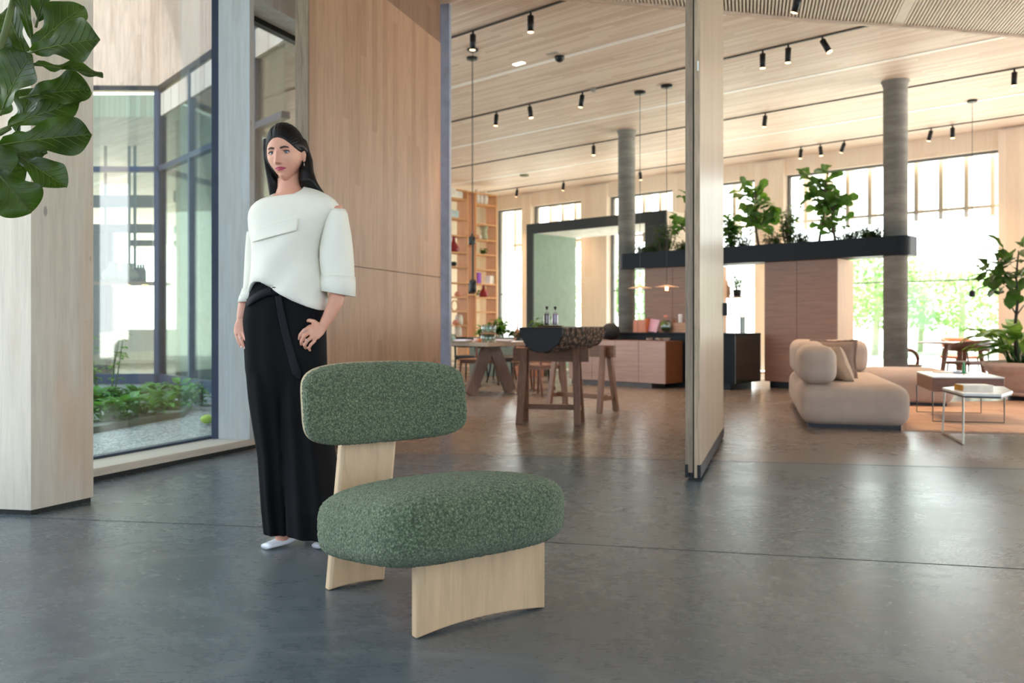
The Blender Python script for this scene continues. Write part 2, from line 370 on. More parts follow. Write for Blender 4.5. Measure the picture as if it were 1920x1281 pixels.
# post B, standing on the sill (frontal face px 405-468)
b0 = G(468, 824.5, .08)
m = MB(); bw = fr_*.255; bd = w_*.05; bb = fr_*.0+Vector((.1, 1, 0)).normalized()*.14
poly = [(0, 0), (bd.x, bd.y), (bd.x+bw.x, bd.y+bw.y+.10), (bw.x, bw.y)]
m.prism(poly, .08, 4.3); struct(m.build('wall_left_post', M_pine2, loc=(b0.x, b0.y, 0)))
m = MB(); e0 = b0+bw; m.prism([(e0.x, e0.y), (e0.x-.05, e0.y-.01), (e0.x-.03, e0.y+.14), (e0.x+.06, e0.y+.14)], .08, 4.3)
struct(m.build('trim_13', [M_frameblue]))
steel_window('window_1', -.9, 1.5, .085, 4.2)
steel_window('window_2', 1.62, 3.3, .085, 3.49, mat=M_black)
steel_window('window_3', 1.62, 3.3, 3.76, 4.3, mat=M_black)
struct(wl_box('trim_14', 1.45, 3.5, .04, .36, 3.49, 3.76, M_pine2, .004))
# ---------------- big wooden wall panel C and pivot door ----------------
PA = atan2(.952, .3056); pn = Vector((-.952, .3056, 0)); pw = Vector((.3056, .952, 0))
pc = G(580, 852)
m = MB().box(0, 2.51, 0, .115, .012, 1.425).box(0, 2.51, 0, .115, 1.431, 3.81); root = struct(m.build('wall_panel', M_panel, loc=pc, rot=PA))
m = MB().box(0, 2.51, 0.006, .11, 3.815, 4.4); m.build('upper_panel', M_panel_dk, root)
m = MB().box(-.012, 0, .004, .111, .012, 4.4); m.build('edge_strip', M_door_e, root)
pe = pc+pw*2.53
m = MB().box(-.0, .13, -.06, .0, 0, 4.3); struct(m.build('wall_panel_post', plain('post_sky_tint', (150, 158, 176), .5), loc=G(841, 783.0)+pw*.02, rot=PA+pi/2))  # bluish sky light on this post is put into its colour
# wall behind the panel out to the courtyard corner
dp = G(1313, 903)
root = thing('pivot_door', 'tall open timber pivot door standing free between the chair and the sofa area', 'door', dp, PA)
MB().box(.012, 2.05, .002, .088, .09, 4.08).build('door_leaf', M_door, root)
m = MB().box(0, .012, 0.045, .09, .05, 4.08); m.build('edge_board', M_door_e, root, bevel=.002)
m = MB().box(-.004, .012, 0.002, .036, .02, 4.08); m.build('edge_board', wood('door_edge_light', (180, 158, 130), 'z', .45, dark=.74, light=1.12, grain=1.3), root, bevel=.002)
MB().box(.002, .012, .03, .05, .05, 4.08).build('edge_groove', M_darkgap, root)
MB().box(.02, 2.05, -.003, .09, .02, .09).build('base_plinth', M_black, root)
MB().box(-.006, .02, -.002, .018, .02, .10).build('corner_cap', M_black, root)
MB().box(-.006, .02, .074, .092, .02, .10).build('corner_cap', M_black, root)
MB().box(-.008, -.003, .008, .018, zat(132, 5.2), zat(114, 5.2)).build('sensor_plate', M_white, root)
MB().box(2.0, 2.06, -.03, .0, zat(592, 7.1), zat(568, 7.1)).build('door_latch', M_black, root)
# ---------------- back wall with its window bays ----------------
VW = 16.2
def up(px, v=VW): return uY(px, v)[1]
pil = [(1875, 2010), (1420, 1474), (1266, 1300), (1095, 1143), (984, 1000), (905, 932)]
WTOP = 3.90
m = MB(); m.box(-17, up(2010), VW-.05, VW+.30, WTOP, CZ); struct(m.build('wall_back_header', M_wallw, rot=BA))
for a, b in pil:
    u0, u1 = up(a), up(b); m = MB().box(0, u1-u0, -.12, .25, 0, WTOP+.3); struct(m.build('wall_back_pillar', M_wallw, loc=B(u0, VW), rot=BA))
bays = [(up(1474), up(1875)), (up(1300), up(1420)), (up(1143), up(1266)), (up(1000), up(1095)), (up(932), up(984)), (-16.6, up(905))]
TR = 3.0
for i, (a, b) in enumerate(bays):
    L = b-a; root = struct(MB().box(.0, L, .10, .108, .1, WTOP).build('window_%d' % (4+i), M_glass, loc=B(a, VW), rot=BA))
    m = MB(); m.box(0, L, .06, .14, WTOP-.04, WTOP).box(0, .05, .06, .14, .0, WTOP).box(L-.03, L, .06, .14, 0, WTOP).box(0, L, .04, .14, 0, .1).box(0, L, .08, .13, 1.70, 1.725)
    m.build('window_frame', plain('grey_window_frame', (110, 112, 112), .5), root)
    nf = max(2, int(L/.40)); 
    for k in range(nf):
        x = (k+.5)/nf*L; MB().box(x-.035, x+.035, .42, .70, TR-.16, WTOP+.3).build('outer_fin', M_fin, root)
    MB().box(0, L, .42, .46, TR-.02, TR+.03).build('fin_rail', M_fin, root)
# ---------------- courtyard building seen through the left glass ----------------
kb = [G(300, 724), G(394, 740)]
ca = Vector((-5.60, 13.5, 0)); cdir = Vector((.633, -.774, 0))   # corner and right-hand glazed side running towards us
CT = 4.72
def cy_wall(a, b, z0, z1, mat, th=.06, name='wall_courtyard'):
    d = (b-a); L = d.length; ang = atan2(d.y, d.x); return MB().box(0, L, 0, th, z0, z1).build(name, mat, loc=Vector((a.x, a.y, 0)), rot=ang)
cl = ca+Vector((-6, -.1, 0)); cr = ca+cdir*4.6
struct(cy_wall(cl, ca, CT, 8.8, M_clad)); o = struct(cy_wall(ca, cr, CT, 8.8, M_clad))
struct(cy_wall(cl, ca, CT-.08, CT, M_black, .12, 'trim_15')); struct(cy_wall(ca, cr, CT-.08, CT, M_black, .12, 'trim_16'))
for i, (a, b) in enumerate(((cl, ca), (ca, cr))):
    L = (b-a).length; d = b-a; ang = atan2(d.y, d.x)
    root = struct(MB().box(0, L, .04, .05, .12, CT-.08).build('window_%d' % (11+i), M_glass_g, loc=Vector((a.x, a.y, 0)), rot=ang))
    ts = [L-.03, L-2.6, L-5.2] if i == 0 else [.0, 1.42, 2.6, 3.8]
    for t in ts: MB().box(t-.035, t+.035, 0, .12, .0, CT-.08).build('mullion', M_frameblue, root)
    MB().box(0, L, 0, .11, 3.36, 3.44).build('transom', M_frameblue, root)
    MB().box(0, L, 0, .11, 0, .16).build('bottom_rail', M_frameblue, root)
# its interior: warm ceiling, dark beams, posts, far windows
M_dbeam = plain('dark_beam', (44, 50, 46), .6); M_dpost = plain('dark_post', (60, 66, 62), .6)
for i, (pa, pb, Y, ya, yb) in enumerate(((160, 285, 16.3, 366, 388), (160, 285, 17.5, 420, 436), (244, 285, 18.5, 450, 461), (325, 420, 17, 357, 378), (325, 420, 17.8, 424, 438), (325, 420, 18.4, 451, 463))):
    a_, b_ = P(pa, ya, Y), P(pb, yb, Y); struct(MB().box(a_.x, b_.x, Y, Y+.15, b_.z, a_.z).build('trim_%d' % (20+i), M_dbeam))
for i, (px, Y, w, yt) in enumerate(((193, 17.7, .19, 424), (170, 17.6, .30, 424), (340, 18.5, .06, 430))):
    p = P(px, yt, Y); struct(MB().box(p.x-w, p.x+w, Y, Y+.1, 0, p.z).build('trim_%d' % (30+i), M_dpost))
# hanging shelf with vases behind the courtyard glass
Ys = 15.6; sa, sb = P(168, 531, Ys), P(300, 531, Ys); zsh = sa.z
root = thing('hanging_shelf', 'thin copper shelf hanging on rods behind the courtyard glass, lit warm underneath', 'shelf', (sa.x, Ys, zsh))
MB().box(0, sb.x-sa.x, 0, .5, -.03, .03).build('shelf_board', wood('copper_shelf', (150, 104, 78), 'x'), root)
for px in (187, 232, 243): MB().box(P(px, 0, Ys).x-sa.x-.02, P(px, 0, Ys).x-sa.x+.02, .2, .24, 0, 2.55).build('rod', M_dpost, root)
for px, w in ((219, .16), (235, .10), (270, .08)): MB().box(P(px, 0, Ys).x-sa.x-w/2, P(px, 0, Ys).x-sa.x+w/2, .0, .1, -.06, -.03).build('shelf_lamp', emis('warm_strip', (255, 214, 130), 4), root)
M_gv = plain('grey_stoneware', (164, 164, 156), .8)
for px, r, h, lb in ((213, .20, .36, 'round grey stoneware vase with a neck on the hanging shelf behind the courtyard glass, left one'), (239, .22, .34, 'round grey stoneware vase with a neck on the hanging shelf behind the courtyard glass, right one')):
    q = P(px, 531, Ys+.2); tag(MB().lathe([(r*.5, 0), (r*.95, .08), (r, h*.45), (r*.7, h*.62), (r*.45, h*.68), (r*.45, h*1.0), (r*.5, h*1.02), (r*.3, h)], 20).build('stoneware_vase', M_gv, smooth=True, loc=(q.x, q.y, zsh+.031)), lb.replace(' stoneware', ''), 'vase')
for k, px in enumerate((254, 259, 264, 269)):
    q = P(px, 531, Ys+.25); tag(MB().lathe([(.045, 0), (.05, .02), (.05, .2), (.02, .27), (.02, .33), (.01, .33)], 12).build('dark_bottle', M_black, smooth=True, loc=(q.x, q.y, zsh+.031)), ('first', 'second', 'third', 'fourth')[k]+' from left of four dark bottles on the shelf behind the courtyard glass', 'bottle', 'dark bottles on the hanging shelf')
for i, (px, Y, w) in enumerate(((305, 12.9, .16), (340, 12.6, .12))):
    p = P(px, 600, Y); struct(MB().box(p.x-w, p.x+w, Y+.9, Y+1.2, 0, 4.3).build('wall_beyond_post', M_pine))
struct(MB().box(-12, -2.5, 21.8, 21.9, 0, .8).build('wall_beyond', M_pine))
# gravel yard
def gravel():
    t = NT('grey_gravel'); b = t.bsdf(Roughness=.9); v = t.n('TexVoronoi'); v.inputs['Scale'].default_value = 45; t.l(t.coord(), v.inputs['Vector'])
    col = t.ramp(v.outputs[1], [(0, lin((112, 114, 106))), (.5, lin((160, 162, 152))), (1, lin((206, 206, 196)))]); t.l(col, b.inputs['Base Color'])
    t.bump(b, v.outputs[0], .8, .02); return t.m
g = MB(); g.prism([(-12, -3), (-6, -3), (-3.3, 4.9), (-1.9, 8.4), (-2.2, 9.6), (-5.5, 13.6), (-14, 13.6)], -.08, -.012)
struct(g.build('ground_gravel', gravel()))
# outside ground and pale terrace behind the back wall
g = MB().box(-40, 60, 16.7, 90, -.25, -.06); struct(g.build('ground_terrace', plain('pale_paving', (214, 214, 206), .8), rot=BA))
# ---------------- concrete columns ----------------
def conc():
    t = NT('board_marked_concrete'); b = t.bsdf(Roughness=.75)
    f = t.noise(t.coord((1, 1, 5)), 3.0, 4, .5); f2 = t.noise(t.coord(), 2.2, 3)
    q = t.math('ADD', t.math('MULTIPLY', f, .6), t.math('MULTIPLY', f2, .4))
    t.l(t.ramp(q, [(.3, lin((122, 121, 115))), (.5, lin((146, 144, 137))), (.7, lin((172, 169, 160)))]), b.inputs['Base Color']); t.bump(b, f, .12, .006); return t.m
M_conc = conc()
for px, v, r in ((1175, 12.05, .145), (1679, 12.05, .155)):
    Y, u = uY(px, v); m = MB().lathe([(r, 0), (r, CZ-.07), (r*1.02, CZ-.07), (r*1.12, CZ-.012), (r*1.18, CZ-.01), (r*1.18, CZ)], 32)
    struct(m.build('wall_column', M_conc, smooth=True, loc=B(u, v)))
# ---------------- wood tall cabinets, planter shelf ----------------
M_cab = wood('smoked_oak_front', (150, 112, 94), 'x', .42, dark=.86, light=1.1, grain=.8)
M_cab_s = wood('oak_side', (214, 176, 140), 'z', .5, dark=.93, light=1.05)
M_navy = plain('dark_navy_lacquer', (15, 20, 28), .5, Specular_IOR_Level=.25)
PLZ = 1.87
def cabinet(label, pxs, v, depth, ztop, sidemat, name='tall_cabinet'):
    Y0, u0 = uY(pxs[0], v); Y1, u1 = uY(pxs[-1], v); root = thing(name, label, 'cabinet', B(u0, v), BA)
    L = u1-u0; m = MB(); m.m = 0; m.box(.0, L, .02, depth, .10, ztop); m.build('carcass', sidemat, root, bevel=.002)
    us = [0]+[uY(p, v)[1]-u0 for p in pxs[1:]]
    for a, b in zip(us[:-1], us[1:]):
        MB().box(a+.003, b-.003, 0, .022, .10, ztop-.002).build('door', M_cab, root, bevel=.002)
    MB().box(.06, L-.06, .06, depth-.05, 0, .10).build('plinth', M_black, root)
    return root
cabinet('tall reddish wood cabinet with two doors standing behind the beige sofa', (1433, 1494, 1570), 11.9, .60, PLZ, M_cab_s)
cabinet('tall wood cabinet wall behind the dark kitchen counter and disc pendants', (1208, 1261, 1330), 11.9, .55, PLZ, M_cab_s)
Y0, u0 = uY(1156, 11.8); Y1, u1 = uY(1702, 11.8); L = u1-u0; PLT = 2.125
root = thing('planter_trough', 'long dark trough planter with rounded ends spanning high between the two concrete columns', 'planter', B(u0, 11.8), BA)
def stad(L, d, r, n=8):
    pts = []
    for cx, cy, a0 in ((L-r, r, -pi/2), (L-r, d-r, 0), (r, d-r, pi/2), (r, r, pi)):
        for k in range(n+1): a = a0+pi/2*k/n; pts.append((cx+r*cos(a), cy+r*sin(a)))
    return pts
m = MB(); o_ = stad(L, .50, .14); i_ = [(x*(L-.04)/L+.02, y*.92+.02) for x, y in o_]; n = len(o_)
vs = [(x, y, z) for pts, z in ((o_, PLZ), (o_, PLT), (i_, PLT), (i_, PLT-.06)) for x, y in pts]
m.add(vs, [(j*n+k, j*n+(k+1) % n, (j+1)*n+(k+1) % n, (j+1)*n+k) for j in range(3) for k in range(n)]+[list(range(n))[::-1]])
m.build('trough_body', M_navy, root)
MB().prism(i_, PLT-.08, PLT-.055).build('soil', plain('dark_soil', (46, 36, 28), .95, bump=.5), root)
# ---------------- kitchen island ----------------
Ya, ua = uY(1066, 10.6); Yb, ub = uY(1247, 10.6); L = ub-ua
M_side = wood('pale_washed_oak_front', (180, 154, 146), 'x', .42, dark=.9, light=1.08, grain=.8)
root = thing('sideboard', 'low pale washed oak sideboard with flat doors in front of the dark counter', 'sideboard', B(ua, 10.6), BA)
MB().box(0, L, .02, .48, .08, .70).build('carcass', wood('warm_walnut_side', (112, 68, 42), 'z', .4, dark=.8, light=1.15), root, bevel=.002)
uu = [0]+[uY(p, 10.6)[1]-ua for p in (1110, 1153, 1197, 1247)]
for a, b in zip(uu[:-1], uu[1:]): MB().box(a+.003, b-.003, 0, .022, .08, .697).build('door', M_side, root, bevel=.002)
MB().box(.0, L-.28, .08, .44, 0, .08).build('plinth', plain('brushed_plinth', (120, 112, 112), .35, .5), root)
Yc, uc = uY(1378, 11.08); Yd, ud = uY(1128, 11.08); L = uc-ud
root = thing('kitchen_counter', 'long dark navy kitchen island behind the pale sideboard and the pivot door', 'kitchen counter', B(ud, 11.08), BA)
MB().box(0, L, .0, .77, .10, .79).build('body', [M_navy], root, bevel=.003)
MB().box(-.01, L+.01, -.01, .78, .79, .815).build('worktop', M_navy, root, bevel=.003)
MB().box(L, L+.012, .0, .77, .10, .79).build('end_panel', plain('brushed_bronze_panel', (92, 92, 84), .22, .85), root)
MB().box(.1, L-.10, .05, .70, 0, .10).build('plinth', M_black, root)
KCT = .815
def onB(px, v): Y, u = uY(px, v); return B(u, v), Y
M_ovase = plain('matt_black_stoneware', (26, 27, 30), .7)
p, Y = onB(1145, 10.85); m = MB().lathe([(.03, 0), (.09, .015), (.135, .08), (.145, .135), (.125, .2), (.07, .25), (.03, .262), (.028, .25), (.01, .2)], 28)
tag(m.build('round_vase', M_ovase, smooth=True, loc=(p.x, p.y, .70)), 'large round matt black vase on the sideboard left end by the concrete column', 'vase')
p, Y = onB(1235, 10.8); m = MB().lathe([(.05, 0), (.055, .01), (.055, .045), (.05, .045), (.048, .012)], 16)
for dx, tl in ((-.12, 'left'), (0, 'middle'), (.10, 'right')):
    q = p+Vector((dx, -dx*.9, 0)); m2 = m.build('tumbler', M_glass_g if False else glass('tumbler_glass', (.95, .8, .7), .2), smooth=True, loc=(q.x, q.y, .70))
    tag(m2, tl+' one of three small low glass tumblers on the sideboard right end', 'glass', 'tumblers on the sideboard')
# crate, tablet, vase with plant, block, candle on the counter
p, Y = onB(1201, 11.35)
root = thing('wooden_crate', 'reddish wooden box leaning open on the dark counter beside the pink screen', 'box', (p.x, p.y, KCT), BA+.1)
m = MB(); m.box(-.12, .10, -.02, .0, 0, .20).box(-.12, .10, .16, .18, 0, .20).box(-.12, -.10, 0, .16, 0, .2).box(-.10, .10, 0, .16, 0, .02); m.build('box_body', wood('pink_wood', (206, 136, 112), 'z'), root)
MB().box(.09, .11, -.02, .18, 0, .22).build('box_end', wood('orange_wood', (214, 120, 66), 'z'), root)
MB().tube([(-.13, .05, 0), (-.13, .05, .27), (-.11, .06, .29), (.05, .06, .30), (.07, .06, .28), (.07, .06, 0)], .006, 6).build('wire_handle', plain('green_wire', (70, 128, 70), .5), root)
p, Y = onB(1221, 11.4); root = thing('tablet_stand', 'slanted pink glowing tablet screen leaning on the dark counter', 'tablet', (p.x, p.y, KCT), BA)
R_ = Matrix.Rotation(radians(-14), 4, 'X') @ Matrix.Shear('XY', 4, (0, 0))
MB().box(-.09, .09, 0, .012, 0, .22, Matrix.Rotation(radians(-18), 4, 'X') @ Matrix.Rotation(radians(8), 4, 'Y')).build('screen_slab', plain('pink_screen', (232, 184, 204), .3), root)
MB().box(-.06, .06, .0, .12, 0, .012).build('foot', M_black, root)
p, Y = onB(1250, 11.4); root = thing('glass_vase', 'rounded glass vase with moss green leaves and a pink flower on the dark counter', 'vase', (p.x, p.y, KCT), 0)
MB().lathe([(.03, 0), (.075, .03), (.095, .09), (.08, .15), (.045, .19), (.04, .185), (.07, .145), (.085, .09), (.065, .03)], 24).build('vase_body', glass('vase_glass', (.8, .9, .84), .2), root, smooth=True)
MB().sphere((-.02, 0, .11), .075, 14, 10).build('moss', plain('moss_green', (104, 120, 30), .9, bump=.6), root, smooth=True)
MB().tube([(0, 0, .12), (.01, 0, .2), (-.01, 0, .25)], .004, 5).sphere((-.015, 0, .25), .025, 8, 6, (1.4, 1, .7)).build('flower', plain('pink_petal', (238, 150, 130), .6), root, smooth=True)
p, Y = onB(1273, 11.45); tag(MB().box(-.15, .20, 0, .22, 0, .155).build('wooden_crate', wood('block_oak', (196, 150, 122), 'x'), loc=(p.x, p.y, KCT), rot=BA, bevel=.004), 'light wooden block box on the dark counter right against the pivot door', 'box')
p, Y = onB(1276, 11.45); tag(MB().lathe([(.028, 0), (.03, .005), (.03, .125), (.026, .13), (.004, .13)], 16).build('candle', plain('white_wax', (236, 232, 226), .5), smooth=True, loc=(p.x, p.y+.02, KCT+.155)), 'white pillar candle standing on the wooden block on the counter', 'candle')
p, Y = onB(1266, 11.5); tag(MB().lathe([(.02, 0), (.022, .04), (.012, .06), (.014, .075), (.003, .08)], 12).build('pepper_mill', plain('copper_brown', (150, 96, 62), .4), smooth=True, loc=(p.x-.02, p.y, KCT+.155)), 'small copper brown mill beside the white candle on the wooden block', 'mill')
# wall shelf with a potted plant right of the door
p, Y = onB(1380, 12.6); zs = zat(556, Y)
root = thing('hanging_shelf', 'thin pale shelf right behind the pivot door edge, holding a potted plant', 'shelf', (p.x, p.y, 0), BA)
MB().box(-.5, .25, -.02, .16, zs-.02, zs).build('shelf_board', wood('pale_shelf', (220, 190, 164), 'x'), root)
MB().box(-.5, .10, -.02, .16, zs-.34, zs-.32).build('shelf_board', wood('pale_shelf2', (190, 180, 170), 'x'), root)
MB().box(-.5, -.48, .0, .14, 0, zs).box(.07, .09, .0, .14, 0, zs-.32).build('bracket', M_black, root)
potp = (p, zs)
p2, Y2 = onB(1362, 12.62); tag(MB().lathe([(.05, 0), (.07, .04), (.065, .15), (.03, .19), (.02, .26), (.025, .27)], 18).build('stoneware_bottle', plain('pale_clay', (206, 170, 146), .7), smooth=True, loc=(p2.x, p2.y, zs)), 'pale clay bottle half hidden behind the pivot door edge on the thin shelf', 'bottle')
# ---------------- portal room (dark framed opening) ----------------
VP_ = 13.2; Yl, ul = uY(987, VP_); Yr, ur = uY(1248, VP_); zt = 3.0; W_ = ur-ul; dpt = 1.45
gr = plain('sage_green_wall', (150, 172, 156), .7, var=.03)
root = thing('framed_niche', 'dark framed walk-through box with a sage green inner wall behind the carved log', 'room box', B(ul, VP_), BA)
M_frm = plain('dark_green_grey_frame', (26, 31, 28), .6)
fx = uY(998, VP_)[1]-ul; rx = uY(1209, VP_)[1]-ul; zb = zt-.20
m = MB(); m.box(0, fx, 0, .05, 0, zt).box(fx, rx, 0, .05, zb, zt).box(rx, W_, 0, .05, 0, zt); m.build('front_frame', M_frm, root)
MB().box(.0, fx-.005, .05, dpt, 0, zt).build('green_side_wall', gr, root)
MB().box(fx, rx, .05, dpt, zb+.01, zt).build('soffit', M_white, root)
MB().box(rx, W_, .05, dpt, 0, zt).build('right_side_wall', plain('beige_box_side', (216, 204, 182), .7, var=.02), root)
# ---------------- sawhorses with a carved log ----------------
M_saw = wood('smoked_oak_sawhorse', (128, 92, 70), 'z', .5, dark=.8, light=1.15)
M_sawx = wood('smoked_oak_beam', (122, 88, 66), 'x', .5, dark=.8, light=1.15)
def sawhorse(c, ang, L, label, W=.30, H=.725, ext=.09):
    root = thing('sawhorse', label, 'trestle', (c.x, c.y, 0), ang, 'wooden sawhorses under the carved log')
    m = MB().box(-L/2-ext, L/2+ext, -.025, .025, H-.13, H); m.build('beam', M_sawx, root, bevel=.004)
    for sx in (-1, 1):
        for sy in (-1, 1):
            MB().bar((sx*L/2, sy*W/2, 0), (sx*(L/2-.03), sy*.045, H-.01), .040, .062, up=(1, 0, 0)).build('leg', M_saw, root, bevel=.003)
        MB().bar((sx*(L/2-.008), -W/2+.02, .15), (sx*(L/2-.008), W/2-.02, .15), .03, .045).build('cross_rail', M_saw, root)
    MB().bar((-L/2+.01, 0, .16), (L/2-.01, 0, .16), .03, .05).build('stretcher', M_sawx, root)
    return root
g1 = G(968, 796); g2 = G(1081, 799); g3 = G(1097, 792); c = (g1+G(985, 790)+g2+g3)/4
sawhorse(c, atan2(g2.y-g1.y, g2.x-g1.x), (g2-g1).length-.02, 'front wooden sawhorse carrying the near end of the carved log')
g1 = G(1037, 766.5); g2 = G(1136, 775.5); c = (g1+g2+G(1050, 762)+G(1146, 771))/4
sawhorse(c, atan2(g2.y-g1.y, g2.x-g1.x), (g2-g1).length-.02, 'rear wooden sawhorse carrying the far end of the carved log')
ax = Vector((.33, .94, 0)).normalized(); base = P(1014, 620, 7.55); ang = atan2(ax.y, ax.x)
root = thing('carved_log', 'half log bench with charred black end and rough dark bark lying across two sawhorses', 'carved log', (base.x, base.y, .70), ang)
def bark():
    t = NT('rough_bark'); b = t.bsdf(Roughness=.95); v = t.n('TexVoronoi'); v.inputs['Scale'].default_value = 24; t.l(t.coord((.6, 1, 1)), v.inputs['Vector'])
    t.l(t.ramp(v.outputs[0], [(.1, lin((146, 116, 92))), (.35, lin((96, 74, 58))), (.7, lin((34, 26, 22)))]), b.inputs['Base Color']); t.bump(b, v.outputs[0], 1.0, .03); return t.m
LL, RW, RD = 1.65, .205, .225
def logring(x, k=1.0, jit=.005):
    pts = []
    for i in range(33):
        a = pi+pi*i/32; j = 1+jit/.2*noise.noise(Vector((x*9, cos(a)*4, sin(a)*4)))*3
        pts.append(Vector((x, cos(a)*RW*k*j, RD+sin(a)*RD*k*j)))
    return pts
m = MB(); NR = 60; m.rings([logring(.012+(LL-.012)*i/NR) for i in range(NR+1)], cap=False); m.build('bark', bark(), root, smooth=True)
m = MB(); r0 = logring(0, .97, .002); m.rings([logring(.014, .995, .003), r0], cap=False); m.add(r0, [list(range(33))])
m.build('charred_end', plain('charred_wood', (22, 25, 32), .55, bump=.5, bscale=30), root)
m = MB(); a_ = logring(0.0, .97, .002)[0]; m.box(0, LL, -RW*.985, RW*.985, RD-.012, RD+.002).build('top_face', plain('dark_top', (52, 42, 38), .5), root)
ztop = .70+RD+.002
tp = base+ax*.55+Vector((.0, 0, 0)); 
p = P(1032, 617, 8.15); root = tag(MB().lathe([(.10, 0), (.125, .008), (.128, .014), (.12, .012), (.02, .008)], 28).build('serving_tray', wood('tray_walnut', (110, 84, 66), 'x'), smooth=True, loc=(p.x, p.y, ztop)), 'small round wooden tray with two bottles on the carved log', 'tray')
def bottle(p, liquid, label):
    root = thing('stoppered_bottle', label, 'bottle', p, 0, 'bottles on the log tray')
    MB().lathe([(.018, 0), (.029, .004), (.030, .012), (.030, .10), (.026, .118), (.012, .132), (.011, .155), (.013, .157), (.013, .163), (.0105, .163)], 20).build('bottle_glass', glass('bottle_glass', (.9, .92, .95), .15), root, smooth=True)
    MB().lathe([(.017, .012), (.026, .014), (.027, .098), (.022, .114), (.002, .114)], 20).build('liquid', plain('liquid', liquid, .2), root, smooth=True)
    MB().lathe([(.008, .155), (.009, .165), (.014, .168), (.015, .178), (.012, .184), (.002, .185)], 14).build('stopper', M_black, root, smooth=True)
q = P(1025.5, 615, 8.12); bottle((q.x, q.y, ztop+.012), (52, 18, 28), 'stoppered bottle of dark red liquid on the round tray')
q = P(1041, 615, 8.15); bottle((q.x, q.y, ztop+.012), (190, 168, 200), 'stoppered bottle of pale lilac liquid on the round tray')
# ---------------- dining table, chairs ----------------
M_dt = wood('grey_oak_top', (160, 138, 118), 'x', .35, dark=.88, light=1.08); M_dtl = wood('dark_oak_leg', (112, 88, 74), 'z', .4, dark=.85, light=1.12)
tu0, tu1, tv0, tv1, TZ = -10.3, -7.6, 7.82, 8.80, .715
root = thing('dining_table', 'long oak dining table with splayed slab legs behind the green chair', 'table', B(tu1, tv0), BA)
MB().box(tu0-tu1, 0, 0, tv1-tv0, TZ-.055, TZ).build('tabletop', M_dt, root, bevel=.003)
for x in (-.42, -2.25):
    for s in (-1, 1):
        m = MB().bar((x, .49+s*.04, TZ-.055), (x, .49+s*.40, .012), .20, .045, up=(1, 0, 0)); 
        m.build('leg', M_dtl, root, bevel=.004)
    MB().box(x-.13, x+.13, .30, .68, TZ-.075, TZ-.055).build('mount_plate', M_black, root)
def dchair(seatmat, woodm, label, c, ang, group='oak dining chairs round the long table'):
    root = thing('dining_chair', label, 'chair', c, ang, group)
    MB().rbox(0, 0, .405, .44, .42, .035, .017, n=6).build('seat', seatmat, root, smooth=True)
    for sx in (-1, 1):
        MB().tube([(sx*.19, .17, .39), (sx*.2, .185, .2), (sx*.21, .20, 0)], [.018, .016, .011], 8).build('leg', woodm, root, smooth=True)
        MB().tube([(sx*.22, -.25, 0), (sx*.2, -.2, .22), (sx*.195, -.19, .40), (sx*.19, -.215, .58), (sx*.17, -.245, .70)], [.012, .016, .018, .016, .012], 8).build('leg', woodm, root, smooth=True)
    m = MB()
    def f(a, b, th):
        x = (a-.5)*.46; y = -.235-.035*(1-(2*a-1)**2)-.02*b; return Vector((x, y-th, .56+b*.17-.015*(2*a-1)**2*(1 if b > .5 else -1)))
    rings = []
    for i in range(13):
        a = i/12; rings.append([f(a, b, th) for b, th in ((0, .0), (0, .02), (.25, .024), (.5, .024), (.75, .024), (1, .02), (1, 0), (.75, -.002), (.5, -.002), (.25, -.002))])
    m.rings(rings); m.build('backrest', woodm, root, smooth=True)
    MB().bar((-.19, .17, .37), (.19, .17, .37), .022, .04).bar((-.19, -.18, .37), (.19, -.18, .37), .022, .04).bar((-.19, -.18, .37), (-.19, .17, .37), .022, .04).bar((.19, -.18, .37), (.19, .17, .37), .022, .04).build('seat_frame', woodm, root)
    return root
M_ch = wood('reddish_chair_wood', (116, 76, 58), 'z', .45); M_st = plain('dark_leather', (52, 46, 42), .5); M_st2 = wood('chair_seat_wood', (140, 100, 80), 'x', .4)
def BP(u, v): q = B(u, v); return (q.x, q.y, 0)
c0 = dchair(M_st2, M_ch, 'reddish wood dining chair at the near side of the long table beside the wall panel', BP(-8.55, 7.50), BA)
dup(c0, BP(-7.45, 8.65), BA+pi*.5, 'reddish wood dining chair at the near end of the long table by the sawhorse')
dup(c0, BP(-8.1, 9.25), BA+pi, 'reddish wood dining chair on the far side of the long table behind its splayed legs')
dup(c0, BP(-9.2, 9.25), BA+pi+.1, 'reddish wood dining chair on the far side of the long table toward the bookshelf')
far = [(-10.2, 10.1, .3), (-9.7, 10.5, 2.8), (-9.3, 10.0, -.4), (-8.95, 10.5, 1.2)]
labs = ['dark seated chair far behind the long table, furthest left of the background chairs', 'dark seated chair in the background behind the table legs', 'dark seated chair in the background just left of the front sawhorse', 'dark seated chair in the background seen between the two sawhorses']
c1_ = None
for (u, v, a), lb in zip(far, labs):
    if c1_ is None: c1_ = dchair(M_st, M_black, lb, BP(u, v), BA+a, 'dark seated chairs beyond the long table')
    else: dup(c1_, BP(u, v), BA+a, lb)
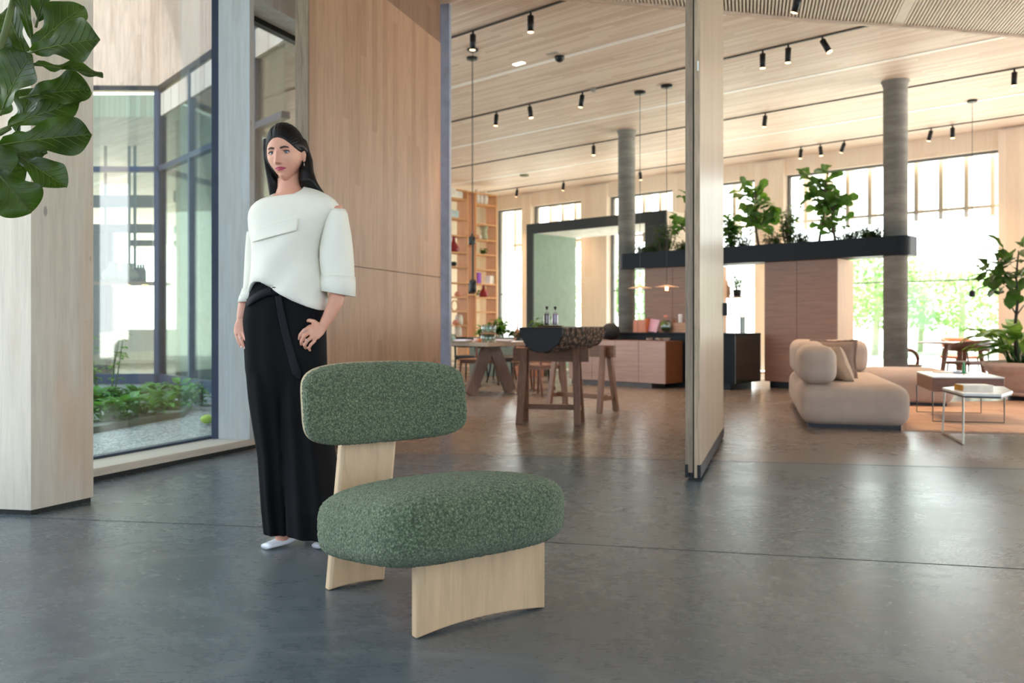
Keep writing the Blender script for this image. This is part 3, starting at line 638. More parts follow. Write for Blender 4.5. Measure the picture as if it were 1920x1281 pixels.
# place settings, glasses
def tpos(px, Y): q = P(px, 640, Y); return (q.x, q.y, TZ)
M_cgl = glass('ribbed_green_glass', (.80, .93, .88), .22)
k = 0
gp = MB(); NR_ = 40
def ribg(r, z, n=20): return [Vector(((r*(1+.05*cos(n*2*pi*i/NR_)))*cos(2*pi*i/NR_), (r*(1+.05*cos(n*2*pi*i/NR_)))*sin(2*pi*i/NR_), z)) for i in range(NR_)]
gp.rings([ribg(.03, 0), ribg(.04, .01), ribg(.047, .05), ribg(.044, .10), ribg(.041, .10), ribg(.043, .05), ribg(.03, .012)], cap=True)
for (px, Y, z, lb) in ((909, 11.05, 0, 'ribbed pale green tumbler on the long table, bottom left of the stacked four'), (922, 11.05, 0, 'ribbed pale green tumbler on the long table, bottom right of the stacked four'), (910, 11.05, .125, 'ribbed pale green tumbler stacked on top at left on the long table'), (923, 11.05, .125, 'ribbed pale green tumbler stacked on top at right on the long table'), (848, 11.3, 0, 'ribbed pale green tumbler alone at the left end of the visible long table')):
    q = tpos(px, Y); o = gp.build('ribbed_tumbler', M_cgl, smooth=True, loc=(q[0], q[1], TZ+z)); tag(o, lb, 'glass', 'ribbed tumblers on the long table')
q = tpos(916, 11.05); tag(MB().lathe([(.09, 0), (.10, .004), (.10, .016), (.01, .018)], 24).build('coaster_board', wood('stack_board', (150, 110, 84), 'x'), smooth=True, loc=(q[0], q[1], TZ+.104)), 'small round board between the two layers of stacked tumblers', 'board')
for px, lb in ((868, 'folded pale lilac napkin on the left part of the long table'), (945, 'folded pale lilac napkin on the right part of the long table')):
    q = tpos(px, 11.25); root = thing('place_setting', lb.replace('folded pale lilac napkin', 'white plate with a folded pale napkin'), 'plate', q, BA)
    MB().lathe([(.08, 0), (.13, .012), (.135, .016), (.128, .016), (.08, .006)], 28).build('plate', M_white, root, smooth=True)
    MB().rbox(0, 0, .024, .24, .12, .018, .008, n=4).build('napkin', plain('lilac_linen', (216, 212, 226), .9), root, smooth=True)
q = tpos(899, 11.2); tag(MB().lathe([(.02, 0), (.026, .01), (.024, .04), (.018, .045)], 14).build('tealight_cup', plain('copper_cup', (214, 130, 96), .35, .4), smooth=True, loc=q), 'tiny copper tealight cup beside the stacked tumblers', 'candle holder')
q = tpos(892, 11.1); tag(MB().lathe([(.02, 0), (.03, .02), (.028, .05), (.02, .052)], 14).build('salt_cup', plain('pinkish_ceramic', (226, 190, 180), .5), smooth=True, loc=q), 'small pinkish cup between the plate and the tealight', 'cup')
# low planter bed behind the table
va = 11.2; Yq, uq = uY(880, va); _, uq2 = uY(964, va); _, uq3 = uY(992, va)
root = thing('planter_bed', 'grey green waist-high planter box full of leaves behind the long table', 'planter', B(uq, va), BA)
M_gg = plain('grey_green_lacquer', (112, 118, 104), .6)
MB().box(0, uq2-uq, 0, .4, 0, .70).build('planter_body', M_gg, root, bevel=.004)
MB().box(uq2-uq, uq3-uq, 0, .4, 0, .70).build('end_block', wood('orange_end', (178, 112, 72), 'x'), root, bevel=.004)
bedB = (uq, va, uq2)
p = B(uq2-.10, va+.2); root = thing('long_neck_vase', 'copper red long-necked bottle vase standing on the grey green planter box', 'vase', (p.x, p.y, .70), 0)
MB().lathe([(.04, 0), (.075, .02), (.085, .06), (.065, .11), (.022, .15), (.014, .2), (.014, .26), (.022, .285), (.01, .28)], 20).build('vase_body', plain('copper_glass', (170, 120, 104), .2, .2), root, smooth=True)
SPOT_E = 110
# ---------------- bookshelf ----------------
M_sh = wood('orange_oak_shelf', (214, 158, 104), 'z', .5, dark=.92, light=1.06)
US = -14.0
def shv(px): r = (px-960)/FPX; Y = -US/(KS-r*KC); return Y*(r*KS+KC), Y
S0 = shv(800)[0]; S1 = shv(878)[0]; S2 = shv(893.5)[0]; S3 = shv(932)[0]
root = thing('bookshelf', 'tall open oak bookshelf reaching almost to the ceiling beside the far windows', 'bookshelf', B(US, S0), BA)
ZT = 3.97; dS = .34
for v in (S0, S1, S2, S3): MB().box(-dS, 0, v-S0-.03, v-S0, 0, ZT).build('upright', M_sh, root)
Yb_ = shv(905)[1]
for py in (373, 410, 442.5, 474, 501, 531, 557.5, 585, 611, 634): MB().box(-dS, 0, 0, S1-S0, zat(py, shv(860)[1])-.012, zat(py, shv(860)[1])+.018).build('shelf', M_sh, root)
for py in (383, 420, 449, 476, 504, 531, 556, 583, 612): MB().box(-dS, 0, S2-S0, S3-S0, zat(py+3, Yb_+.2)-.012, zat(py+3, Yb_+.2)+.018).build('shelf', M_sh, root)
for py in (447, 458.5, 531, 553): MB().box(-dS, 0, S1-S0, S2-S0, zat(py, Yb_-.2)-.012, zat(py, Yb_-.2)+.018).build('shelf', M_sh, root)
MB().box(-dS, 0, 0, S3-S0, ZT, ZT+.03).build('top_board', M_sh, root)
def item(name, prof, mat, px, py, label, cat, lo=0, grp='ornaments on the tall bookshelf'):
    """stand an object on the shelf whose top is seen at row py"""
    v, Y = shv(px); p = B(US-.13, v); rows = ((373, 410, 442.5, 474, 501, 531, 557.5, 585, 611, 634), (386, 423, 452, 479, 507, 534, 559, 586, 615), (447, 458.5, 531, 553))
    rset, Yr_ = (rows[0], shv(860)[1]) if px < 878 else ((rows[1], Yb_+.2) if px > 893.5 else (rows[2], Yb_-.2))
    z = min((zat(r, Yr_)+.0185 for r in rset), key=lambda z: abs(z-zat(py, Y)))
    o = (MB().lathe(prof, 18) if isinstance(prof, list) else prof).build(name, mat, smooth=isinstance(prof, list), loc=(p.x, p.y, z), rot=BA); tag(o, label, cat, grp); return o
M_red = plain('oxblood_glaze', (150, 34, 46), .3); M_wc = plain('white_ceramic', (236, 232, 224), .5); M_pink = plain('rose_clay', (224, 160, 140), .6)
vaseP = [(.07, 0), (.12, .02), (.13, .10), (.08, .18), (.04, .24), (.035, .34), (.045, .37), (.02, .37)]
item('bottle_vase', vaseP, M_red, 858, 471, 'oxblood red bottle vase on the left bay of the tall bookshelf', 'vase')
item('bottle_vase', [(r*.9, z*.85) for r, z in vaseP], M_red, 914, 553, 'oxblood red bottle vase low in the right bay of the tall bookshelf', 'vase')
item('ceramic_pitcher', [(.04, 0), (.09, .03), (.08, .12), (.06, .2), (.11, .34), (.09, .34), (.04, .2)], plain('celadon', (176, 180, 150), .5), 915, 447, 'grey green flared pitcher in the right bay of the bookshelf', 'pitcher')
item('violet_box', MB().box(-.05, .05, -.05, .05, 0, .26), plain('violet_glass', (160, 90, 220), .3), 904, 528, 'violet upright candle block in the right bay of the bookshelf', 'candle')
item('dark_lamp_box', MB().box(-.1, .1, -.05, .1, 0, .24), plain('burnt_wood', (58, 36, 26), .7), 887, 553, 'dark brown cube ornament in the narrow middle bay of the bookshelf', 'box')
item('dark_bowl', [(.03, 0), (.07, .03), (.07, .09), (.03, .11)], M_ovase, 858, 498, 'small round black pot in the left bay of the bookshelf', 'pot')
k = 0
whites = [(846, 371, 'white storage box on the top left shelf', .28, .2), (858, 371, 'white low box beside it on the top left shelf', .24, .16), (870, 371, 'white jar at the right end of the top left shelf', .14, .22),
          (901, 380, 'tall white jug on the top shelf of the right bay', .14, .34), (909, 381, 'slim white jug in the middle of the top shelf of the right bay', .12, .3), (917, 382, 'white jug at the right of the top shelf of the right bay', .14, .34),
          (850, 408, 'pale blue low box on the second left shelf', .3, .16), (905, 447, 'low cream bowl in the right bay above the hanging plant', .16, .12), (926, 529, 'white cube jar at the right edge of the bookshelf', .16, .2),
          (868, 609, 'round white canister near the bottom left of the bookshelf', .2, .24), (866, 633, 'tall white canister on the lowest left shelf', .18, .3), (848, 633, 'broad white canister on the lowest left shelf edge', .2, .3)]
for px, py, lb, w, h in whites:
    if 'box' in lb or 'cube' in lb: item('storage_box', MB().box(-w/2, w/2, -w/2, w/2, 0, h), M_wc if 'blue' not in lb else plain('pale_blue_card', (190, 210, 214), .7), px, py, lb, 'box')
    else: item('ceramic_jar', [(w*.35, 0), (w*.48, h*.1), (w*.5, h*.5), (w*.42, h*.85), (w*.25, h), (w*.2, h*.97)], M_wc, px, py, lb, 'jar')
for px, py, lb in ((866, 555, 'rose clay pebble ornament in the left bay below the middle'), (847, 583, 'green brown knot ornament low in the left bay'), (900, 447, 'small red clay cup in the right bay of the bookshelf'), (862, 609, 'slim pink book end low in the left bay')):
    item('clay_ornament', [(.03, 0), (.08, .02), (.085, .07), (.05, .11), (.01, .12)], M_pink, px, py, lb, 'ornament')
# wooden loop sculpture
v, Y = shv(858); p = B(US-.1, v); zz = zat(585, shv(860)[1])+.02
tag(MB().tube([(0, .1*cos(a), .12+.12*sin(a)) for a in [2*pi*i/20-pi/2 for i in range(21)]], .014, 6).build('loop_sculpture', M_sh, smooth=True, loc=(p.x, p.y, zz), rot=BA), 'oval wooden loop sculpture in the left bay of the bookshelf', 'sculpture')
# pale wall behind the shelf's left part
struct(MB().box(-.06, 0, 0, 2.2, 0, CZ).build('wall_left_far', plain('cream_wall', (240, 232, 210), .8, var=.02), loc=B(US-1.9, 13.9), rot=BA))
# ---------------- pendants ----------------
def pendant_disc(px, pyr, pyd, label):
    Y = (CZ-CH)*FPX/(HY-pyr); p = P(px, pyd, Y); z = p.z
    root = thing('disc_pendant', label, 'pendant lamp', (p.x, p.y, CZ), 0, 'disc pendant lamps over the counter'); h = CZ-z
    MB().lathe([(.075, -.035), (.08, -.03), (.08, 0), (.01, 0)], 24).build('ceiling_rose', M_black, root, smooth=True)
    MB().tube([(0, 0, -.03), (0, 0, -h+.02)], .004, 6).build('cord', M_black, root)
    MB().lathe([(.02, -h+.035), (.165, -h+.005), (.168, -h), (.16, -h), (.02, -h+.012)], 36).build('disc_shade', plain('peach_disc', (240, 200, 170), .4), root, smooth=True)
    MB().lathe([(.02, -h-.045), (.022, -h+.01), (.01, -h+.01)], 14).build('bulb', emis('warm_bulb', (255, 190, 130), 9), root, smooth=True)
    MB().lathe([(.045, -h-.06), (.048, -h-.052), (.046, -h-.045), (.01, -h-.045)], 18).build('lower_dish', plain('brass_dish', (190, 120, 70), .3, .8), root, smooth=True)
pendant_disc(1250, 160, 539, 'peach disc pendant lamp over the dark counter, the right one of two')
pendant_disc(1200, 172, 541, 'peach disc pendant lamp over the dark counter, in front of the left concrete column')
def pendant_rod(px, pyr, py1, py2, py3, label):
    Y = (CZ-CH)*FPX/(HY-pyr); p = P(px, 600, Y)
    root = thing('rod_pendant', label, 'pendant lamp', (p.x, p.y, CZ), 0); f = lambda q: zat(q, Y)-CZ
    MB().lathe([(.062, -.03), (.068, -.026), (.068, 0), (.01, 0)], 24).build('ceiling_rose', M_black, root, smooth=True)
    MB().tube([(0, 0, -.03), (0, 0, f(py1))], .0035, 6).build('cord', M_black, root)
    MB().tube([(0, 0, f(py1)), (0, 0, f(py2))], .012, 10).build('rod', plain('dark_green_rod', (40, 46, 36), .4, .4), root)
    MB().lathe([(.035, f(py3)), (.042, f(py3)+.01), (.042, f(py2)+.02), (.012, f(py2)+.04)], 20).build('lamp_shade', M_black, root, smooth=True)
pendant_rod(885, 108, 438, 448, 459, 'slim black rod pendant lamp near the bookshelf, the higher hanging one')
pendant_rod(886.5, 92, 452, 530, 548, 'slim black rod pendant lamp near the bookshelf, the lower hanging one')
pendant_rod(1823, 188, 545, 549, 557, 'tiny black pendant lamp hanging before the big right-hand window')
# ---------------- track lights ----------------
M_trk = plain('track_black', (34, 30, 26), .5)
def track(v, u0, u1, label):
    root = tag(MB().box(u0, u1, -.014, .014, -.014, .0).build('light_track', M_trk, loc=B(0, v, CZ), rot=BA), label, 'light track')
track(tracks[0], -12, -2.2, 'black ceiling light track nearest the wall panel'); track(tracks[1], -14, 0.2, 'black ceiling light track crossing above the sawhorses')
track(tracks[2], -16, 6, 'thin ceiling light track in front of the concrete columns'); track(tracks[3], -17, 6, 'thin ceiling light track closest to the far windows')
M_lens = emis('warm_lens', (255, 196, 140), 6)
spots = [(887, 52, 77, 0, .05), (995, 17, 41, 0, 0.0), (931, 207, 221, 1, .12), (993, 195, 208, 1, -.18), (1092, 170, 187, 1, .2), (1430, 92, 111, 1, 0), (1478, 80, 100, 1, .03), (1542, 67, 82, 1, -.5),
         (1113, 269, 281, 2, 0), (1435, 210, 225, 2, .12), (1902, 142, 158, 2, .02), (1502, 277, 286, 3, .1), (1538, 272, 283, 3, -.1), (1583, 266, 277, 3, .35), (1746, 241, 252, 3, .25), (1786, 235, 246, 3, 0), (1200, 322, 332, 3, -.1), (1057, 343, 354, 3, .15), (970, 356, 365, 3, .2)]
wherel = ['on the nearest track, left', 'on the nearest track, right', 'on the second track, leftmost', 'on the second track, tilted, above the log', 'on the second track, left of the pivot door', 'on the second track, just right of the pivot door', 'on the second track, glowing, right of the door',
          'on the second track, tilted sharply to the right', 'on the third track left of the left column', 'on the third track right of the pivot door', 'on the third track at the right picture edge', 'on the farthest track, first of three left of the right column', 'on the farthest track, second of three left of the right column',
          'on the farthest track, tilted, nearest left of the right column', 'on the farthest track, tilted, right of the right column', 'on the farthest track, upright, right of the right column', 'on the farthest track beside the left column', 'on the farthest track above the dark framed niche', 'on the farthest track near the bookshelf']
def spot(p, L, tilt, label, px=None, en=0):
    root = thing('track_spotlight', label, 'spotlight', p, BA, 'cylinder spotlights on the ceiling tracks'); r = .034
    M = Matrix.Translation((0, 0, -.05)) @ Matrix.Rotation(tilt, 4, 'Y')
    MB().tube([(0, 0, -.012), (0, 0, -.055)], .012, 8).build('mount', M_black, root)
    m = MB(); m.lathe([(r, -L), (r, 0), (.01, .004)], 18); m.v = [M @ v for v in m.v]; m.build('housing', M_black, root, smooth=True)
    m = MB(); m.lathe([(r*.55, -L-.006), (r*.9, -L-.002), (r*.96, -L), (.002, -L)], 16); m.v = [M @ v for v in m.v]; m.build('lens', M_lens, root, smooth=True)
    if en:
        ld = D.lights.new('spot_beam', 'SPOT'); ld.energy = en; ld.color = (1.0, .68, .44); ld.spot_size = radians(95); ld.spot_blend = .9; ld.shadow_soft_size = .05
        lo = D.objects.new('spot_beam', ld); COL.objects.link(lo); lo.parent = root; lo.location = M @ Vector((0, 0, -L-.02)); lo.rotation_euler = M.to_euler()
for (px, y0, y1, ti, tilt), wl_ in zip(spots, wherel):
    v = tracks[ti]; Y, u = uY(px, v); z0 = CZ; L = .17
    spot(B(u, v, CZ-.002), L if ti < 2 else .17, tilt*1, 'black cylinder spotlight '+wl_, en=SPOT_E)
p = P(1500, 12, 8.0); root = spot(Vector((p.x, p.y, FZ-.0)), .17, .35, 'black cylinder spotlight hanging from the ribbed ceiling at the top right')
# extra ceiling fittings
def fit(name, px, py, prof, mat, label, cat, v=None):
    Y = (CZ-CH)*FPX/(HY-py); p = P(px, py, Y); o = MB().lathe(prof, 20).build(name, mat, smooth=True, loc=(p.x, p.y, CZ)); tag(o, label, cat)
fit('dome_camera', 1049, 106, [(.02, -.07), (.05, -.05), (.06, -.02), (.06, 0), (.01, 0)], M_black, 'small black dome camera on the timber ceiling above the log', 'camera')
fit('smoke_detector', 1113, 166, [(.02, -.05), (.04, -.03), (.045, 0), (.01, 0)], plain('grey_detector', (150, 146, 138), .5), 'little grey detector hanging by the second ceiling track', 'detector')
Y = (CZ-CH)*FPX/(HY-119); p = P(973, 119, Y); tag(MB().box(-.08, .08, -.035, .035, -.01, 0).build('ceiling_lamp_slot', emis('cool_slot', (250, 255, 235), 3.0), loc=(p.x, p.y, CZ), rot=BA), 'small white glowing rectangular lamp in the timber ceiling', 'lamp')
Y = (CZ-CH)*FPX/(HY-100); p = P(1036, 101, Y); tag(MB().box(-.08, .08, -.03, .03, -.006, 0).build('ceiling_hatch', plain('grey_hatch', (176, 170, 158), .6), loc=(p.x, p.y, CZ), rot=BA), 'small flat grey plate beside the dome camera on the ceiling', 'cover plate')
fit('speaker_disc', 983, 328, [(.09, -.03), (.1, -.02), (.1, 0), (.01, 0)], plain('olive_disc', (120, 116, 84), .6), 'thin olive disc on the bright ceiling above the dark framed niche', 'ceiling fitting')
# ---------------- sofa ----------------
M_sofa = plain('oatmeal_fabric', (188, 170, 156), .92, var=.03, bump=.35, bscale=220)
M_sofa2 = plain('oatmeal_fabric_ottoman', (184, 168, 160), .92, var=.03, bump=.35, bscale=220)
sd = Vector((.27, .963, 0)); SA = atan2(sd.y, sd.x)-pi/2
so_ = G(1500, 803); SWd = .95; HS = .41
root = thing('sofa', 'low oatmeal fabric sofa with rounded block cushions on the far right', 'sofa', so_, SA)
def R3(*a, **k): return MB().rbox(*a, **k)
Ls = 2.55
R3(SWd/2, Ls/2+.02, .215, SWd, Ls, .385, .13, n=14).build('seat_base', M_sofa, root, smooth=True)
MB().box(.08, SWd-.08, .1, Ls-.1, 0, .05).build('plinth', M_black, root)
R3(.16, .42, .575, .33, .80, .345, .105, n=14, puff=.008).build('back_cushion', M_sofa, root, smooth=True)
R3(.15, 1.62, .59, .30, 1.35, .37, .10, n=14, puff=.006).build('back_cushion', M_sofa, root, smooth=True)
R3(.58, 2.30, .585, .54, .28, .36, .10, n=14, puff=.006).build('back_cushion', M_sofa, root, smooth=True)
def pillow(name, c, rx, rz, s, th, mat, label, flange=False):
    root = thing(name, label, 'pillow', c, rz, 'throw pillows on the sofa')
    def sh(a, b, sgn):
        x = (a-.5)*s; y = (b-.5)*s; k = max(0, (1-(2*a-1)**4))*max(0, (1-(2*b-1)**4)); pin = 1-.09*(1-(abs(2*a-1)*abs(2*b-1)))*max(abs(2*a-1), abs(2*b-1))
        return Matrix.Rotation(rx, 4, 'X') @ Vector((x*pin, sgn*th/2*k**.6, y*pin+s/2))
    m = MB(); m.grid(lambda a, b: sh(a, b, 1), 18, 18); m.grid(lambda a, b: sh(a, 1-b, -1), 18, 18); m.build('pillow_body', mat, root, smooth=True)
    if flange:
        m = MB(); E = []
        for k in range(80):
            t = k/20; e = int(t); f = t-e; q = [(f, 0), (1, f), (1-f, 1), (0, 1-f)][e]; E.append(q)
        def ed(q, o):
            a, b = q; pin = 1-.09*(1-(abs(2*a-1)*abs(2*b-1)))*max(abs(2*a-1), abs(2*b-1)); x = (a-.5)*s*pin*(1+o); y = (b-.5)*s*pin*(1+o)
            return Matrix.Rotation(rx, 4, 'X') @ Vector((x, .006*sin(14*(a+b)*3), y+s/2))
        A_ = [ed(q, -.02) for q in E]; B_ = [ed(q, .09) for q in E]; n = 80
        m.add(A_+B_, [(i, (i+1) % n, (i+1) % n+n, i+n) for i in range(n)]); o = m.build('flange', mat, root, smooth=True); sm = o.modifiers.new('s', 'SOLIDIFY'); sm.thickness = .006
    return root
Rs = Matrix.Rotation(SA, 4, 'Z')
def onsofa(x, y, z): return so_+(Rs @ Vector((x, y, z)))
pillow('throw_pillow', onsofa(.42, .62, .40), radians(-26), SA+.55+pi/2, .38, .15, plain('beige_linen', (196, 172, 148), .95, bump=.3, bscale=150), 'beige pillow leaning on the near rounded cushion of the sofa')
pillow('throw_pillow', onsofa(.37, .96, .40), radians(-28), SA-.10, .43, .14, plain('taupe_linen', (142, 120, 108), .95, bump=.3, bscale=150), 'taupe flanged pillow standing behind the beige one on the sofa', flange=True)
og = G(1797, 766)
root = thing('ottoman', 'low oatmeal fabric ottoman block behind the wooden coffee table', 'ottoman', og, SA)
R3(-.48, .55, .225, .95, 1.05, .39, .14, n=14).build('seat_block', M_sofa2, root, smooth=True)
MB().box(-.88, -.1, .1, .9, 0, .05).build('plinth', M_black, root)
# rug
r1 = G(1690, 808); r2 = G(2050, 815)
pts = [G(1690, 808), G(1960, 815), G(1960, 752), G(1700, 757)]
def rugm():
    t = NT('apricot_rug'); b = t.bsdf(Roughness=.95); f = t.noise(t.coord((1, 1, 1)), 1.2, 4); v = t.n('TexVoronoi'); v.feature = 'DISTANCE_TO_EDGE'; v.inputs['Scale'].default_value = 1.6; t.l(t.coord(), v.inputs['Vector'])
    e = t.ramp(v.outputs[0], [(.01, (1, 1, 1, 1)), (.03, (0, 0, 0, 1))])
    t.l(t.mix(t.math('MULTIPLY', e, .35), t.ramp(f, [(.35, lin((196, 156, 128))), (.65, lin((214, 176, 148)))]), lin((150, 110, 88))), b.inputs['Base Color']); t.bump(b, t.noise(t.coord(), 120, 2), .4, .004); return t.m
tag(MB().prism([(p.x, p.y) for p in pts], 0, .012).build('rug', rugm()), 'apricot beige rug under the coffee table beside the sofa', 'rug')
# coffee table
M_ct = wood('walnut_box', (118, 80, 62), 'x', .4); M_leg = plain('thin_grey_steel', (96, 96, 92), .35, .6); M_topw = plain('pale_stone_top', (226, 228, 226), .25, var=.03)
t0 = G(1749, 793); t1 = G(1883, 796); t2 = G(1719, 775); t3 = t2+(t1-t0)
root = thing('coffee_table', 'walnut box coffee table with pale top on thin metal sled legs', 'coffee table', t0, 0)
q = [v-t0 for v in (t0, t1, t3, t2)]; cen = (q[0]+q[2])/2
poly = [(v.x, v.y) for v in q]
MB().prism(poly, .30, .435).build('box_apron', M_ct, root, bevel=.004)
MB().prism([(cen.x+(x-cen.x)*1.01, cen.y+(y-cen.y)*1.01) for x, y in poly], .435, .447).build('table_top', M_topw, root)
for a, b in ((q[0], q[1]), (q[3], q[2])):
    MB().tube([a+Vector((0, 0, .3)), a+Vector((0, 0, .012)), b+Vector((0, 0, .012)), b+Vector((0, 0, .3))], .009, 4).build('sled_leg', M_leg, root)
# hexagonal side table (C shape)
h0 = G(1806, 834); h1 = G(1767, 813); root = thing('side_table', 'small hexagonal pale side table with sled leg and a book on it', 'side table', h0, 0)
HZ = .405
corners = [P(1767, 727, 7.42), P(1806, 737, 6.80), P(1878, 739, 6.70), P(1899, 731, 7.05), P(1882, 723, 7.55), P(1822, 722, 7.75)]
poly = [(c.x-h0.x, c.y-h0.y) for c in corners]
MB().prism(poly, HZ-.02, HZ).build('table_top', M_topw, root, bevel=.002)
MB().prism([(x*.97+.01, y*.97+.01) for x, y in poly], HZ-.035, HZ-.02).build('underframe', plain('dark_edge', (70, 66, 60), .5), root)
a = Vector((0, 0, 0)); b = h1-h0
M_leg2 = plain('light_steel', (168, 160, 146), .3, .6)
MB().tube([Vector((.01, .02, HZ-.03)), Vector((0, 0, .012)), b+Vector((0, 0, .012)), b+Vector((.02, .0, HZ-.03))], .010, 4).build('sled_leg', M_leg2, root)
c4 = Vector((poly[4][0]*.96, poly[4][1]*.96, 0)); c3_ = Vector((poly[3][0]*.93, poly[3][1]*.9, 0))
MB().tube([Vector((0, 0, .012)), b+Vector((0, 0, .012))], .0105, 4).build('foot_bar', M_leg2, root)
bk = P(1826, 724, 7.15)
root = thing('book', 'thick white book with ochre spine lying on the hexagonal side table', 'book', (bk.x, bk.y, HZ), -.12)
MB().box(-.12, .12, -.09, .09, 0, .006).box(-.12, .12, -.09, .09, .040, .046).build('cover', M_wc, root)
MB().box(-.115, .118, -.087, .087, .006, .040).build('pages', plain('paper', (226, 220, 206), .9), root)
MB().box(-.124, -.118, -.09, .09, 0, .046).build('spine', plain('ochre_spine', (196, 142, 52), .6), root)
# objects on the coffee table
p = P(1774, 698, 8.9); tag(MB().rbox(0, 0, .006, .22, .14, .012, .005, n=4).build('small_tray', M_wc, smooth=True, loc=(p.x, p.y, .447)), 'flat white tray on the back of the coffee table', 'tray')
p = P(1795, 699, 8.75); tag(MB().lathe([(.03, 0), (.04, .01), (.04, .03), (.03, .028)], 16).build('glass_dish', glass('blue_dish', (.6, .7, .85), .3), smooth=True, loc=(p.x, p.y, .447)), 'small bluish glass dish on the coffee table', 'dish')
p = P(1807, 697, 8.8); root = thing('green_candlestick', 'emerald green glass candlestick on the coffee table', 'candlestick', (p.x, p.y, .447), 0)
MB().lathe([(.035, 0), (.036, .006), (.012, .015), (.016, .03), (.01, .045), (.016, .06), (.008, .09), (.012, .11), (.002, .11)], 18).build('stem', plain('emerald_glass', (50, 150, 100), .15), root, smooth=True)
MB().lathe([(.05, 0), (.055, .003), (.05, .005)], 18).build('foot', M_black, root, smooth=True)
# round dining table and chairs at the right
RZ = .66; c = P(1806, 645, 13.3); M_rt = wood('walnut_round', (126, 84, 66), 'x', .4)
root = thing('round_table', 'round walnut table with slim flat legs by the big right-hand window', 'table', (c.x, c.y, 0), 0)
MB().lathe([(.6, RZ-.02), (.74, RZ-.004), (.745, RZ), (.01, RZ)], 40).build('tabletop', M_rt, root, smooth=True)
for a in (radians(200), radians(235), radians(20), radians(60)):
    MB().bar((.33*cos(a), .33*sin(a), RZ-.02), (.47*cos(a), .47*sin(a), 0), .07, .035).build('leg', M_rt, root, bevel=.004)
def shellchair(c, ang, mat, label):
    root = thing('shell_chair', label, 'chair', c, ang, 'curved shell chairs at the round table')
    MB().rbox(0, 0, .39, .46, .44, .05, .024, n=6).build('seat', mat, root, smooth=True)
    rings = []
    for i in range(17):
        a = radians(-200+220*i/16); h = .09+.07*sin(pi*i/16); rr = .26
        rings.append([Vector(((rr+o)*cos(a), (rr+o)*sin(a)-.0, z)) for o, z in ((0, .56), (.02, .56), (.03, .56+h), (.012, .565+h))])
    MB().rings(rings).build('backrest', mat, root, smooth=True)
    for sx in (-1, 1):
        MB().tube([(sx*.2, .16, .39), (sx*.22, .2, 0)], [.014, .01], 8).build('leg', M_leg, root)
        MB().tube([(sx*.2, -.16, .60), (sx*.19, -.18, .38), (sx*.22, -.22, 0)], [.01, .013, .01], 8).build('leg', M_leg, root)
    return root
c_ = P(1815, 690, 12.3); shellchair((c_.x, c_.y, 0), .35, wood('walnut_shell', (98, 62, 48), 'x', .4), 'dark walnut curved chair in front of the round table at the right')
c_ = P(1800, 690, 14.3); shellchair((c_.x, c_.y, 0), pi+.2, plain('tan_leather', (196, 108, 58), .5), 'tan leather curved chair behind the round table at the right')
# basket behind the right column
p = P(1706, 690, 12.5); root = thing('basket', 'pale basket with a dark ring handle standing beside the right concrete column', 'basket', (p.x, p.y, 0), 0)
MB().lathe([(.13, 0), (.15, .02), (.16, .33), (.15, .33), (.14, .03)], 24).build('basket_body', plain('pale_rush', (214, 200, 172), .9, bump=.6, bscale=80), root, smooth=True)
MB().tube([(.02*cos(a)-.10, .0, .42+.14*sin(a)) if False else (-.02+.14*cos(a), 0, .42+.15*sin(a)) for a in [2*pi*i/20 for i in range(21)]], .026, 8).build('ring_handle', wood('dark_ring', (110, 66, 46), 'x'), root, smooth=True)
MB().lathe([(.14, .33), (.172, .335), (.172, .355), (.02, .36)], 24).build('lid', plain('brown_lid', (120, 96, 76), .7), root, smooth=True)
# terracotta pot
p = P(1938, 700, 10.6); PR = .56
root = thing('terracotta_pot', 'huge pale terracotta bowl pot on a saucer at the right picture edge', 'pot', (p.x, p.y, 0), 0)
M_tc = plain('pale_terracotta', (200, 172, 158), .85, bump=.2, bscale=30)
MB().lathe([(PR*.55, .10), (PR*.62, .115), (PR*.72, .20), (PR*.87, .31), (PR*.93, .37), (PR*.97, .375), (PR*.965, .41), (PR, .42), (PR*1.01, .47), (PR*.97, .485), (PR*.93, .48), (PR*.9, .42)], 48).build('bowl', M_tc, root, smooth=True)
MB().lathe([(PR*.66, .07), (PR*.72, .10), (PR*.70, .115), (PR*.5, .10)], 40).build('saucer', M_tc, root, smooth=True)
MB().lathe([(PR*.5, 0), (PR*.5, .07)], 32).build('plinth', M_navy, root)
MB().lathe([(PR*.9, .43), (PR*.9, .44), (.01, .445)], 32).build('soil', plain('pot_soil', (52, 40, 30), .95, bump=.5), root)
POT = (p.x, p.y, .44)
